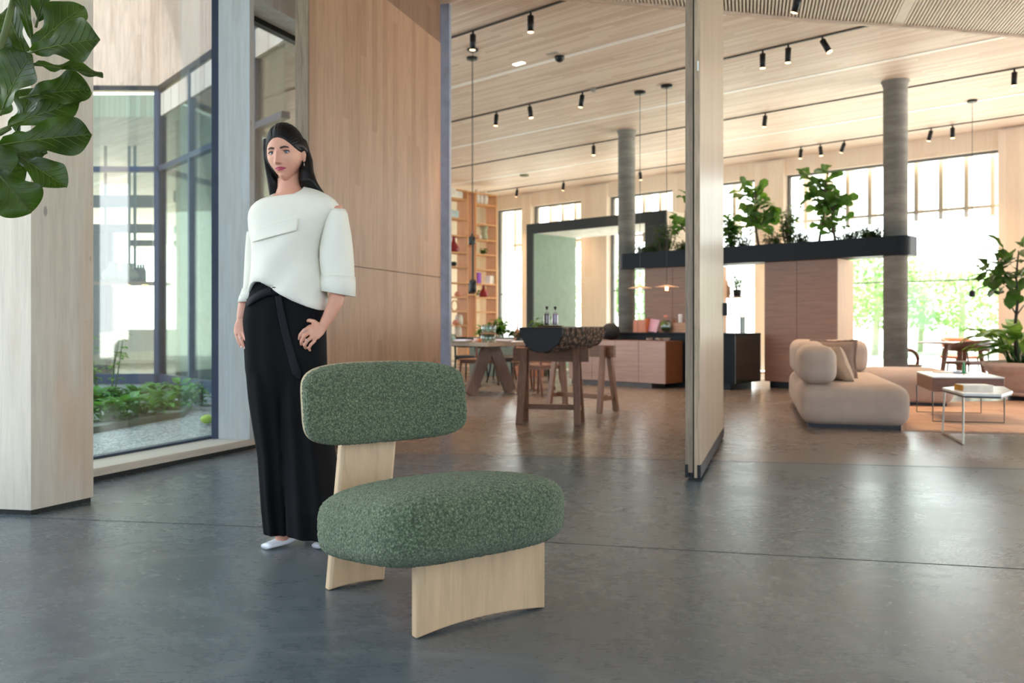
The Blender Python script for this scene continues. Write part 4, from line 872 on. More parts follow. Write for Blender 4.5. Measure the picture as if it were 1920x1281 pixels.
# ---------------- plants ----------------
rnd = random.Random(7)
M_fig = leafmat('fiddle_leaf', (34, 66, 20), (58, 96, 28), .36, .16)
M_fig2 = leafmat('fiddle_leaf_back', (52, 92, 30), (86, 130, 44), .45, .35)
M_lush = leafmat('lush_leaf', (60, 112, 40), (104, 158, 62), .45, .35)
M_fern = leafmat('fern_leaf', (44, 82, 40), (80, 120, 60), .5, .3)
M_bright = leafmat('bright_leaf', (96, 150, 50), (150, 196, 84), .45, .4)
M_bark = plain('grey_brown_stem', (92, 76, 62), .8, bump=.4)
def leaf(mb, base, d, up, L, Wd, nu=8, nv=6, kind='fig', droop=.35, wave=.05, fold=.25, seed=0.0):
    d = Vector(d).normalized(); up = Vector(up); s = d.cross(up)
    if s.length < 1e-3: s = d.cross(Vector((1, 0, .1)))
    s.normalize(); n = s.cross(d).normalized(); base = Vector(base)
    def prof(a):
        if kind == 'fig':
            return max(.004, (a**.6)*(1-.26*sin(pi*min(1, a*1.5))**2)*(1-max(0, (a-.66)/.34)**2.0)**.62 if a < 1 else .004)
        if kind == 'lance': return max(.02, sin(pi*a**.8)**.8)
        return max(.02, sin(pi*a**.65))
    def fn(a, b):
        a = sin(a*pi/2)**.9 if nu > 12 else a; t = 2*b-1; w = Wd/2*prof(a)
        ang = droop*a*a*1.6; x = L*(a-.18*droop*a*a*a); z = -L*droop*a*a*.7
        wv = wave*L*(sin(a*13+seed)*abs(t)**2*.6+sin(a*7+seed*2+t*2)*.3*abs(t)) ; fd = fold*abs(t)*w
        vein = -.004*L*abs(sin(pi*(a*7-abs(t)*1.6))) if nu > 12 else 0
        return base+d*x+s*(t*w)+n*(z+wv+fd+vein)
    mb.grid(fn, nu, nv)
def twist_leafs(mb, tip, n, L, W, rng, kind='fig', spread=1.0, **k):
    for i in range(n):
        a = rng.uniform(0, 2*pi); e = rng.uniform(-.35, .9)
        d = Vector((cos(a)*cos(e), sin(a)*cos(e), sin(e))); l = L*rng.uniform(.7, 1.1)
        leaf(mb, Vector(tip)+Vector((rng.uniform(-1, 1), rng.uniform(-1, 1), rng.uniform(-1, 1)))*.05*spread, d, (rng.uniform(-1, 1), rng.uniform(-1.4, .2), rng.uniform(.2, 1)), l, W*l/L, kind=kind, seed=rng.uniform(0, 9), **k)
def fig_tree(name, label, loc, H, crown, nl, L, seed, mat=None, lean=(0, 0), cat='plant', group=None, branches=5, z0=.35):
    rng = random.Random(seed); root = thing(name, label, cat, loc, 0, group)
    st = MB(); lf = MB(); pts = [Vector((lean[0]*t*t*H+.03*sin(t*5+seed), lean[1]*t*t*H+.03*cos(t*4+seed), t*H)) for t in [i/8 for i in range(9)]]
    st.tube(pts, [.022*(1-.55*i/8)*max(1, H/1.2) for i in range(9)], 7)
    ends = [pts[-1]]
    for b in range(branches):
        t = rng.uniform(z0, .9); k = int(t*8); p0 = pts[k]; a = 2*pi*b/branches+rng.uniform(-.5, .5)
        e = p0+Vector((cos(a)*crown*rng.uniform(.5, .95), sin(a)*crown*rng.uniform(.5, .95), rng.uniform(.12, .4)*H*.6)); mid = (p0+e)/2+Vector((0, 0, -.03))
        st.tube([p0, mid, e], [.012*max(1, H/1.2), .009*max(1, H/1.2), .006], 6); ends += [e, mid]
    ends.append(pts[-2]); ends.append(pts[-3])
    for i in range(nl):
        e = ends[i % len(ends)]; twist_leafs(lf, e, 1, L, L*.62, rng)
    st.build('stem', M_bark, root, smooth=True); lf.build('foliage', mat or M_fig2, root, smooth=True); return root
def bush(name, label, loc, R, H, nl, L, W, seed, mat, kind='lance', cat='plant', group=None, sq=(1, 1)):
    rng = random.Random(seed); root = thing(name, label, cat, loc, 0, group); st = MB(); lf = MB()
    ns = max(4, nl//9)
    for s in range(ns):
        a = rng.uniform(0, 2*pi); r = R*sqrt(rng.random())*.75; tip = Vector((cos(a)*r*sq[0], sin(a)*r*sq[1], H*rng.uniform(.45, .95))); st.tube([(tip.x*.3, tip.y*.3, 0), (tip.x*.8, tip.y*.8, tip.z*.6), tip], [.006, .005, .003], 5)
        for j in range(max(2, nl//ns)):
            t = rng.uniform(.25, 1.0); p = Vector((tip.x*t, tip.y*t, tip.z*t)); aa = rng.uniform(0, 2*pi); e = rng.uniform(-.2, .8)
            leaf(lf, p, (cos(aa)*cos(e)*sq[0], sin(aa)*cos(e)*sq[1], sin(e)), (0, 0, 1), L*rng.uniform(.7, 1.15), W*rng.uniform(.8, 1.1), 5, 4, kind, droop=.5, seed=rng.uniform(0, 9))
    st.build('stem', M_bark, root); lf.build('foliage', mat, root, smooth=True); return root
def onpl(px, v=11.99): q = B(uY(px, v)[1], v); return (q.x, q.y, PLT-.06)
gp = 'plants in the high trough planter'
fig_tree('fiddle_leaf_fig', 'broad-leaved fig in the high planter just right of the pivot door', onpl(1422), .90, .24, 84, .27, 3, group=gp, lean=(-.08, 0))
fig_tree('fiddle_leaf_fig', 'tallest fiddle leaf fig in the high planter near the right column', onpl(1538), 1.04, .25, 80, .27, 12, group=gp, lean=(.12, 0))
fig_tree('fiddle_leaf_fig', 'fiddle leaf fig half hidden on the left of the pivot door in the high planter', onpl(1288), .92, .22, 34, .25, 8, group=gp)
fig_tree('fiddle_leaf_fig', 'denser dark fig close behind the tallest one in the high planter', onpl(1563, 12.05), .70, .2, 90, .18, 21, group=gp)
bush('bushy_plant', 'bright trailing broad-leaved plant in the high planter touching the pivot door', onpl(1372), .20, .62, 130, .15, .11, 31, M_lush, 'round', group=gp)
bush('bushy_plant', 'airy small-leaved shrub between the two fiddle leaf figs', onpl(1478), .26, .70, 200, .12, .05, 32, M_fig2, group=gp)
bush('palm_shrub', 'feathery upright shrub in the left part of the high planter', onpl(1247), .30, .60, 260, .13, .03, 33, M_fern, group=gp)
lows = [(1205, 'low dark fern nearest the left column in the high planter'), (1222, 'low dark fern second from the left column in the high planter'), (1278, 'low dark fern against the left face of the pivot door in the high planter'), (1398, 'low groundcover fern at the foot of the fig right of the door'), (1452, 'low groundcover fern between the figs in the high planter'), (1500, 'low groundcover fern under the airy shrub in the high planter'), (1590, 'low dark fern right of the dark dense fig in the high planter'), (1622, 'low dark fern beside the right concrete column in the high planter'), (1640, 'lowest small fern touching the right concrete column')]
for i, (px, lb) in enumerate(lows): bush('fern', lb, onpl(px, 11.95), .20, .26 if i < 8 else .18, 170, .12, .024, 50+i, M_fern, group='low ferns in the high trough planter', sq=(1.2, .7))
# potted plant on the hanging shelf
p, zs = potp; root = bush('potted_shrub', 'bright green shrub in a black pot on the thin shelf right of the pivot door', (p.x+.02, p.y, zs+.11), .11, .28, 60, .08, .05, 61, M_bright, 'round')
MB().lathe([(.05, -.11), (.062, -.10), (.068, 0), (.06, 0)], 18).build('pot', M_ovase, root, smooth=True)
# planter bed greens behind the dining table
u0_, va_, u1_ = bedB
for i, (f, h, m_, k) in enumerate(((.08, .26, M_bright, 'lance'), (.28, .3, M_lush, 'lance'), (.45, .40, M_fig2, 'round'), (.62, .42, M_bright, 'round'), (.80, .16, M_fern, 'lance'), (1.08, .2, M_lush, 'lance'), (1.22, .22, M_lush, 'lance'))):
    q = B(u0_+(u1_-u0_)*f, va_+.2)
    bush('leafy_plant', ['spiky bright green plant at the left end of the grey green planter box', 'leafy green plant second from the left in the grey green planter box', 'dark round-leaved plant behind the stacked tumblers', 'bright round-leaved plant right behind the stacked tumblers', 'low dark green plant left of the copper vase', 'small green tuft just right of the copper vase', 'small green tuft next to the dark niche frame, right end of the planter box'][i], (q.x, q.y, .69), .17, h, 46, .17, .06 if k == 'lance' else .11, 70+i, m_, k, group='plants in the grey green planter box')
q = P(1013, 600, 15.6); root = bush('potted_plant', 'dark leafy plant before the sage green wall, left of the two stoppered bottles', (q.x, q.y, .62), .2, .45, 60, .2, .1, 81, M_fig2, 'round'); MB().lathe([(.12, -.62), (.16, -.6), (.2, 0), (.15, 0)], 24).build('pot', M_gg, root, smooth=True)
# bookshelf plants
v, Y = shv(913); q = B(US-.13, v); bush('hanging_plant', 'round green plant hanging in the middle of the right bookshelf bay', (q.x, q.y, zat(479, Y)), .13, .22, 60, .09, .05, 82, M_lush, 'round')
v, Y = shv(899); q = B(US-.1, v); bush('small_plant', 'tiny green plant low beside the red vase in the right bookshelf bay', (q.x, q.y, zat(555, Y)), .09, .14, 30, .08, .05, 83, M_lush, 'round')
# terracotta pot planting
bx, by, bz = POT
root = thing('broad_leaf_plant', 'lush broad-leaved plant with speckled pale green leaves spilling over the terracotta pot', 'plant', (bx, by, bz), 0)
lf = MB(); st = MB(); rg = random.Random(5)
M_agl = leafmat('speckled_leaf', (66, 112, 34), (164, 200, 92), .4, .3)
for i in range(44):
    a = rg.uniform(0, 2*pi); e = rg.uniform(.0, 1.1); r = rg.uniform(0, .22); c = Vector((-.12+r*cos(a), r*sin(a), 0)); top = c+Vector((cos(a)*.12, sin(a)*.12, rg.uniform(.12, .40)))
    st.tube([c, top], [.009, .006], 5); leaf(lf, top, (cos(a)*cos(e*.7), sin(a)*cos(e*.7), sin(e*.7)), (0, 0, 1), rg.uniform(.38, .56), rg.uniform(.16, .22), 8, 5, 'lance', droop=.5, seed=i)
lf.build('foliage', M_agl, root, smooth=True); st.build('stem', M_fern, root, smooth=True)
q = P(1907, 650, 10.6)
root = thing('fig_tree', 'young fiddle leaf fig tree with a thin bare stem growing in the terracotta pot', 'tree', (q.x, q.y, bz), 0)
st = MB(); lf = MB(); Z = lambda py: zat(py, 10.6)-bz; X = lambda px: (px-1907)/FPX*10.6
st.tube([(0, 0, -.1), (-.03, 0, Z(620)), (.01, 0, Z(560)), (0, .02, Z(520)), (.02, 0, Z(470))], [.022, .02, .017, .013, .008], 8)
st.tube([(-.01, 0, Z(590)), (X(1893), 0, Z(570)), (X(1885), .05, Z(560))], [.01, .007, .004], 6); st.tube([(.0, 0, Z(590)), (X(1920), 0, Z(572))], [.01, .006], 6)
st.tube([(0, .02, Z(535)), (X(1880), -.05, Z(515)), (X(1862), -.05, Z(480))], [.012, .01, .006], 6)
rg = random.Random(9)
for (cx, cy, n) in ((1866, 468, 4), (1850, 505, 7), (1872, 512, 8), (1880, 535, 8), (1868, 490, 5), (1905, 490, 7), (1915, 465, 6), (1912, 520, 8), (1935, 500, 8), (1890, 545, 5), (1855, 525, 4)):
    for i in range(n):
        a = rg.uniform(0, 2*pi); e = rg.uniform(-.7, 1.2); c = Vector((X(cx), rg.uniform(-.2, .2), Z(cy)))
        leaf(lf, c, (cos(a)*cos(e), sin(a)*cos(e), sin(e)), (0, 0, 1), rg.uniform(.20, .31), rg.uniform(.14, .19), 7, 5, 'fig', droop=.4, seed=i)
st.build('stem', plain('dark_stem', (56, 46, 38), .8), root, smooth=True); lf.build('foliage', leafmat('tree_leaf', (34, 62, 26), (62, 96, 44), .45, .22), root, smooth=True)
# foreground fiddle leaf fig at the left picture edge
root = thing('fiddle_leaf_fig', 'large dark glossy fiddle leaf fig reaching in from the left picture edge', 'plant', P(-190, 605, 3.3)*1.0, 0)
root.location = (P(-190, 605, 3.3).x, 3.3, 0); o0 = Vector(root.location)
lf = MB(); st = MB(); LP = lambda px, py, Y=3.3: P(px, py, Y)-o0
st.tube([(0, 0, .32), (.03, 0, 1.0), LP(-120, 420), LP(-60, 270), LP(-25, 160), LP(10, 60), LP(40, -60)], [.03, .027, .024, .020, .016, .013, .01], 8)
st.tube([LP(-60, 270), LP(0, 250), LP(20, 240)], [.014, .01, .007], 6)
# base px, tip px, width px, face normal tilt (toward camera), depth
def fleaf(a, d, nrm, Ln, Wd, seed, droop=.2, wave=.085, fold=.30):
    leaf(lf, a, d, nrm, Ln, Wd, 26, 14, 'fig', droop=droop, wave=wave, fold=fold, seed=seed)
    one = MB(); leaf(one, a, d, nrm, Ln, Wd, 26, 14, 'fig', droop=droop, wave=wave, fold=fold, seed=seed); V = lambda i, j: one.v[i*15+j]
    nn = (V(13, 7)-V(10, 7)).cross(V(12, 10)-V(12, 4)).normalized()
    for sg in (1, -1):
        o_ = nn*(.0012*sg)
        veins.tube([V(i, 7)+o_ for i in range(0, 26, 2)], [.0022-.0016*i/13 for i in range(13)], 5)
        for k in (3, 6, 9, 12, 15, 18, 21):
            for s2 in (1, -1): veins.tube([V(min(26, k+q), 7+s2*q)+o_ for q in (0, 2, 4, 6)], [.0011, .0009, .0007, .0004], 4)
veins = MB()
LV = [((62, 92), (146, 4), 92, .9, 3.25), ((62, 97), (172, 66), 92, .95, 3.15), ((52, 112), (2, 8), 70, .85, 3.35), ((60, 78), (26, -60), 40, .3, 3.3), ((60, 122), (188, 128), 58, .45, 3.2), ((4, 206), (44, 100), 104, 1.0, 3.05), ((48, 182), (160, 160), 84, .8, 3.25),
      ((10, 240), (132, 186), 66, .7, 3.3), ((0, 272), (160, 246), 84, .85, 3.1), ((30, 290), (114, 340), 66, .8, 3.25), ((-10, 318), (54, 394), 96, .95, 3.15), ((-40, 285), (72, 280), 74, .8, 3.35), ((-40, 335), (44, 314), 74, .8, 3.4), ((-30, 150), (14, 60), 90, .9, 3.5), ((30, 250), (62, 160), 70, .7, 3.45),
      ((-60, 240), (-4, 330), 100, .9, 3.2), ((-60, 150), (-14, 50), 100, .9, 3.3), ((70, 40), (100, -80), 90, .8, 3.4), ((-50, 420), (-24, 330), 80, .8, 3.3), ((0, 150), (-20, 215), 80, .9, 3.4)]
for i, (b0_, t_, wpx, tilt, Yd) in enumerate(LV):
    a = LP(*b0_, Yd); b = LP(*t_, Yd-.05*(1 if i % 2 else -.6)); d = b-a; k = Yd/FPX
    nrm = Vector((0, -tilt, 1.05-abs(tilt)))+Vector((.12*sin(i*2.1), 0, .25*cos(i*1.3)))
    fleaf(a, d, nrm, d.length*1.06, wpx*k*1.18, i*1.7)
    st.tube([a-d*.10, a, a+d*.1], [.0055, .005, .003], 5)
def figfront():
    t = NT('glossy_fiddle_leaf'); b = t.bsdf(Roughness=.42); b.inputs['Specular IOR Level'].default_value = .35; co = t.coord()
    t.l(t.ramp(t.noise(co, 6, 3), [(.35, lin((20, 38, 3))), (.65, lin((56, 80, 8)))]), b.inputs['Base Color'])
    tl = t.n('BsdfTranslucent'); tl.inputs[0].default_value = (.10, .22, .015, 1); mx = t.n('MixShader'); mx.inputs[0].default_value = .18
    t.bump(b, t.noise(co, 55, 3), .2, .003)
    t.l(b.outputs[0], mx.inputs[1]); t.l(tl.outputs[0], mx.inputs[2]); t.l(mx.outputs[0], t.out.inputs[0]); return t.m
o = lf.build('foliage', figfront(), root, smooth=True); veins.build('leaf_veins', plain('pale_vein', (84, 104, 30), .5), o, smooth=True); st.build('stem', plain('fig_stem', (82, 96, 44), .6), root, smooth=True)
MB().lathe([(.12, 0), (.15, .02), (.19, .30), (.175, .30), (.165, .27), (.01, .27)], 28).build('pot', M_ovase, root, smooth=True)
# courtyard bed of hostas
rg = random.Random(11)
bed = [(-3.75, 7.95), (-4.0, 8.35), (-4.25, 8.9), (-3.95, 9.3), (-3.6, 8.6), (-3.35, 8.9), (-4.4, 9.6), (-3.6, 9.5), (-4.6, 8.3), (-4.9, 9.2), (-3.15, 9.3)]
bpx = [(196, 800, 8.2), (232, 792, 8.35), (270, 786, 8.6), (310, 776, 8.8), (345, 768, 9.1), (215, 770, 9.3), (255, 765, 9.6), (295, 757, 9.9), (335, 752, 10.3), (185, 775, 9.0), (366, 760, 9.5)]
hl = ['front row, leftmost at the pillar', 'front row, second from the pillar', 'front row, middle', 'front row, fourth from the pillar', 'front row, last before the window frame', 'back row, second from the pillar', 'back row, third from the pillar', 'back row, fourth from the pillar', 'back row, rightmost', 'back row, leftmost at the pillar', 'lowest one by the dark window frame']
for (px, py, Y), hl_ in zip(bpx, hl):
    q = G(px, py); root = thing('hosta', 'leafy green courtyard plant, '+hl_, 'plant', (q.x, q.y, 0), 0, 'leafy plants in the courtyard bed'); lf = MB()
    n_l = 44 if 'lowest' not in hl_ else 20; sc = .8
    for i in range(n_l):
        a = rg.uniform(0, 2*pi); e = rg.uniform(.1, 1.1); r = rg.uniform(0, .12); c = Vector((r*cos(a), r*sin(a), rg.uniform(.03, .27)*sc))
        leaf(lf, c, (cos(a)*cos(e), sin(a)*cos(e), sin(e)), (0, 0, 1), rg.uniform(.15, .26)*sc, rg.uniform(.09, .14)*sc, 5, 4, 'round', droop=.7, seed=i)
    lf.build('foliage', leafmat('hosta_leaf', (62, 120, 44), (120, 180, 84), .4, .35), root, smooth=True)
    st = MB(); [st.tube([(0, 0, 0), (.05*cos(i), .05*sin(i), .16)], .006, 5) for i in range(5)]; st.build('stem', M_fern, root)
q1, q2, q3, q4 = G(170, 812), G(345, 780), G(362, 762), G(170, 785)
for z_ in (0,): struct(MB().prism([(q1.x, q1.y), (q2.x, q2.y), (q3.x, q3.y), (q4.x-.6, q4.y+1.2)], -.02, .05).build('ground_bed_edge', plain('stone_edging', (112, 120, 104), .8)))
q = G(200, 770); root = thing('tall_herb', 'tall stalky green herb rising above the courtyard bed beside the left pillar', 'plant', (q.x, q.y, 0), 0); st = MB(); lf = MB()
for i in range(5):
    x = rg.uniform(-.15, .15); top = Vector((x*1.6, rg.uniform(-.1, .1), rg.uniform(.7, 1.15))); st.tube([(x*.5, 0, 0), (x*1.2, 0, .5), top], [.008, .006, .003], 5)
    for j in range(14):
        t = rg.uniform(.3, 1); a = rg.uniform(0, 2*pi); leaf(lf, Vector((x*.5+(top.x-x*.5)*t, top.y*t, top.z*t)), (cos(a), sin(a), .3), (0, 0, 1), rg.uniform(.08, .16), .05, 5, 4, 'lance', droop=.6, seed=j)
st.build('stem', M_fern, root); lf.build('foliage', M_bright, root, smooth=True)
q = G(389, 795); tag(MB().sphere((0, 0, .045), .055, 14, 9, (1.2, 1, .8)).build('fallen_fruit', plain('lime_fruit', (176, 200, 60), .5), smooth=True, loc=(q.x, q.y, 0)), 'lime green round fruit lying on the courtyard gravel', 'fruit')
q = G(378, 760); bush('small_herb', 'sparse light green herb on the gravel next to the dark window frame', (q.x, q.y, 0), .22, .34, 60, .1, .035, 95, M_bright)
# trees outside the far windows
M_out = leafmat('outdoor_leaf', (140, 184, 116), (190, 222, 160), .6, .5)
for i, (px, Y, H, R, lb) in enumerate(((1640, 27, 3.6, 1.7, 'pale green tree outside seen left of the right concrete column'), (1725, 30, 3.4, 2.2, 'pale green tree outside seen just right of the right column'), (1800, 28, 2.9, 2.3, 'pale green tree outside behind the round table'),
        (1120, 40, 4.6, 2.2, 'pale green tree outside between the niche and the left column'), (1205, 34, 3.6, 1.5, 'pale green tree outside behind the left disc pendant'), (1560, 34, 4.2, 2.2, 'pale green tree outside behind the high fig trees'))):
    q = P(px, 600, Y); rg2 = random.Random(100+i); root = thing('outdoor_tree', lb, 'tree', (q.x, q.y, -.1), 0, 'trees outside the far windows'); lf = MB(); st = MB()
    st.tube([(0, 0, 0), (.1, 0, H*.5), (0, 0, H*.8)], [.12, .09, .04], 8)
    for j in range(1500):
        d = Vector((rg2.gauss(0, 1), rg2.gauss(0, 1), rg2.gauss(0, 1))).normalized()*R*rg2.uniform(.4, 1)**.6; c = Vector((d.x, d.y, H*.62+d.z*H*.34/R*1.1))
        a = rg2.uniform(0, 2*pi); leaf(lf, c, (cos(a), sin(a), rg2.uniform(-.4, .4)), (0, 0, 1), .28, .17, 2, 2, 'round', droop=.4)
    st.build('trunk', plain('pale_trunk', (176, 178, 156), .9), root); lf.build('foliage', M_out, root)
# ---------------- green lounge chair ----------------
def boucle(name, c1_, c2_, c3_):
    t = NT(name); b = t.bsdf(Roughness=.95); b.inputs['Sheen Weight'].default_value = .25; b.inputs['Sheen Roughness'].default_value = .6; b.inputs['Sheen Tint'].default_value = (.75, .8, .66, 1)
    co = t.coord(); wv = t.n('TexNoise'); wv.inputs['Scale'].default_value = 60; t.l(co, wv.inputs['Vector'])
    mp = t.n('VectorMath'); mp.operation = 'MULTIPLY_ADD'; t.l(wv.outputs[1], mp.inputs[0]); mp.inputs[1].default_value = (.012, .012, .012); t.l(co, mp.inputs[2])
    v = t.n('TexVoronoi'); v.inputs['Scale'].default_value = 190; t.l(mp.outputs[0], v.inputs['Vector'])
    v2 = t.n('TexVoronoi'); v2.inputs['Scale'].default_value = 110; t.l(mp.outputs[0], v2.inputs['Vector'])
    h = t.math('SUBTRACT', 1.0, t.math('ADD', t.math('MULTIPLY', v.outputs[0], .6), t.math('MULTIPLY', v2.outputs[0], .5)))
    n = t.noise(co, 3.5, 3)
    col = t.ramp(h, [(.28, lin(c1_)), (.55, lin(c2_)), (.82, lin(c3_))]); col = t.mix(t.math('MULTIPLY', n, .18), col, lin(c3_))
    t.l(col, b.inputs['Base Color']); t.bump(b, h, 1.0, .006); return t.m
M_green = boucle('green_boucle', (46, 60, 42), (90, 108, 78), (140, 156, 124))
M_oak = wood('pale_oak', (200, 170, 134), 'z', .45, dark=.88, light=1.07, grain=.7)
q0 = G(782, 1200); q1 = G(1024, 1141); cx_ = (q1-q0); CA = atan2(cx_.y, cx_.x); LX = cx_.length
root = thing('lounge_chair', 'green boucle lounge chair on pale oak slab legs in the foreground', 'lounge chair', q0, CA)
def slab(name, bot, top, thick, zt, arch, bow=0.0, lean=(0, 0), n=20, m=8):
    """oak slab: bot/top = (x0, x1) at foot and top; foot edge arched; rounded long edges"""
    rings = []
    prof = []
    for k in range(m+1):                       # front side upward, then back side downward
        prof.append((0, k/m))
    for k in range(m+1): prof.append((thick, 1-k/m))
    for i in range(n+1):
        a = i/n; e = min(a, 1-a)*n/1.2; q = min(1, e); th = thick*(.72+.28*sqrt(max(0, 1-(1-q)**2))); off = (thick-th)/2
        ar = arch*max(0, 1-(2*a-1)**2)**.7; r = []
        for yy, t in prof:
            z = ar+(zt-ar)*t; x = (bot[0]+(bot[1]-bot[0])*a)*(1-t)+(top[0]+(top[1]-top[0])*a)*t
            y = lean[0]+(lean[1]-lean[0])*t+bow*(1-(2*a-1)**2)+(off if yy == 0 else off+th); r.append(Vector((x, y, z)))
        rings.append(r)
    o = MB().rings(rings).build(name, M_oak, root, smooth=False, bevel=.005); return o
slab('front_leg_panel', (.0, LX), (.0, LX), .042, .30, .013, bow=.022, lean=(0, .0))
slab('rear_leg_panel', (-.03, .195), (.055, .285),   .042, .60, .010, lean=(.60, .66))
def superpad(c, h, k, mexp, n, deform, name, mat, par, tex=True, disp=.007, puff=0):
    bmx = bmesh.new(); bmesh.ops.create_cube(bmx, size=2); bmesh.ops.subdivide_edges(bmx, edges=bmx.edges[:], cuts=n, use_grid_fill=True)
    m = MB(); vs = []
    for v in bmx.verts:
        p = v.co.copy(); p = Vector([math.tan(x*pi/4) for x in p])
        N = ((abs(p.x)**k+abs(p.y)**k)**(mexp/k)+abs(p.z)**mexp)**(1/mexp); p /= N
        vs.append(deform(Vector((p.x*h[0], p.y*h[1], p.z*h[2])), p)+Vector(c))
    m.add(vs, [[v.index for v in f.verts] for f in bmx.faces]); bmx.free()
    o = m.build(name, mat, par, smooth=True)
    if tex:
        tx = D.textures.new('curl', 'VORONOI'); tx.noise_scale = .011; tx.distance_metric = 'DISTANCE'
        d = o.modifiers.new('curls', 'DISPLACE'); d.texture = tx; d.strength = -disp; d.mid_level = .3; d.texture_coords = 'LOCAL'
    return o
def seatdef(v, p):
    x, y, z = v; u = p.x; w = p.y
    z += .022*(1-u*u)*(1-w*w)*(1 if z > 0 else .3) - .012*w*(1) + .0
    z += -.040*w                                    # the seat falls towards the back
    s = 1+.05*(p.z > -.2)*(1-abs(p.z)); 
    return Vector((x*(1-.04*max(0, w)), y, z))
superpad((.160, .150, .324), (.346, .350, .124), 4.4, 3.8, 110, seatdef, 'seat_cushion', M_green, root)
def backdef(v, p):
    x, y, z = v
    y += -.50*x*x+.16*z; z += -.02*(x/.35)*0
    z += .012*(1-(x/.35)**2)*(1 if z > 0 else 0) + -.012*(1-(x/.35)**2)*(1 if z < 0 else 0)
    return Vector((x, y, z))
def rot_pad(fn):
    return fn
# backrest: rounded rectangle seen from the front (x, z), soft thin in y
def backpad(c, h, name, mat, n, tex, grow=0.0):
    def df(v, p):
        x, z, y = v.x, v.y, v.z                     # the pad is grown flat and stood up
        return backdef(Vector((x, -y, z)), p)
    return superpad(c, (h[0], h[2], h[1]), 5.0, 2.9, n, df, name, mat, root, tex, .007)
backpad((.192, .618, .672), (.332, .062, .138), 'back_cushion', M_green, 90, True)
backpad((.192, .641, .672), (.329, .050, .139), 'back_shell', plain('beige_shell', (176, 160, 128), .7), 30, False)
# ---------------- the woman ----------------
from mathutils.bvhtree import BVHTree
WY = 3.68
feet = G(545, 1026); ORG = Vector((P(545, 600, WY).x, WY, 0))
woman = thing('person', 'standing woman with long dark hair, off-white sweater and black wide trousers, hands at her pockets', 'person', ORG, 0)
def L(px, py, dy=0.0): return P(px, py, WY+dy)-ORG
def sep(a0, n, e=2.3):
    out = []
    for i in range(n):
        a = 2*pi*i/n+a0; c, s = cos(a), sin(a); out.append((math.copysign(abs(c)**(2/e), c), math.copysign(abs(s)**(2/e), s)))
    return out
def ring(pl, pr, d, n=48, e=2.3, dy=0.0, ftilt=0.0, back=None, fn=None):
    """horizontal section between two picture points; d = half depth"""
    A = L(*pl, dy); Bp = L(*pr, dy); c = (A+Bp)/2; h = (Bp-A)/2; r = []
    for cx, sy in sep(0, n, e):
        dd = d if sy < 0 else (back or d)
        p = c+h*cx+Vector((0, dd*sy, 0)); p.z += ftilt*(sy)
        if fn: p = fn(p, cx, sy)
        r.append(p)
    return r
def bvh_of(mb): return BVHTree.FromPolygons([tuple(v) for v in mb.v], [tuple(f) for f in mb.f])
def proj(bv, px, py, off=.004, fall=0.0):
    o = Vector((0, 0, CH))-ORG; d = (P(px, py, 1.0)-Vector((0, 0, CH))).normalized()
    hit = bv.ray_cast(o, d)
    if hit[0] is None: return L(px, py, fall)
    return hit[0]-d*off
def skin():
    t = NT('skin'); b = t.bsdf(Roughness=.48); co = t.coord()
    b.inputs['Subsurface Weight'].default_value = .15; b.inputs['Subsurface Radius'].default_value = (.012, .005, .003); b.inputs['Subsurface Scale'].default_value = 1.0
    t.l(t.ramp(t.noise(co, 9, 3), [(.3, lin((206, 150, 126))), (.7, lin((218, 164, 140)))]), b.inputs['Base Color']); t.bump(b, t.noise(co, 160, 2), .06, .002); return t.m
M_skin = skin()
M_swe = plain('off_white_sweater', (234, 232, 220), .9, var=.012, bump=.25, bscale=260)
def blackcloth():
    t = NT('black_cloth'); b = t.bsdf(Roughness=.85); b.inputs['Base Color'].default_value = lin((9, 10, 13)); b.inputs['Specular IOR Level'].default_value = .2; t.bump(b, t.noise(t.coord(), 200, 2), .15, .002); return t.m
M_blk = blackcloth(); M_belt = plain('black_leather', (9, 12, 18), .6, Specular_IOR_Level=.2)
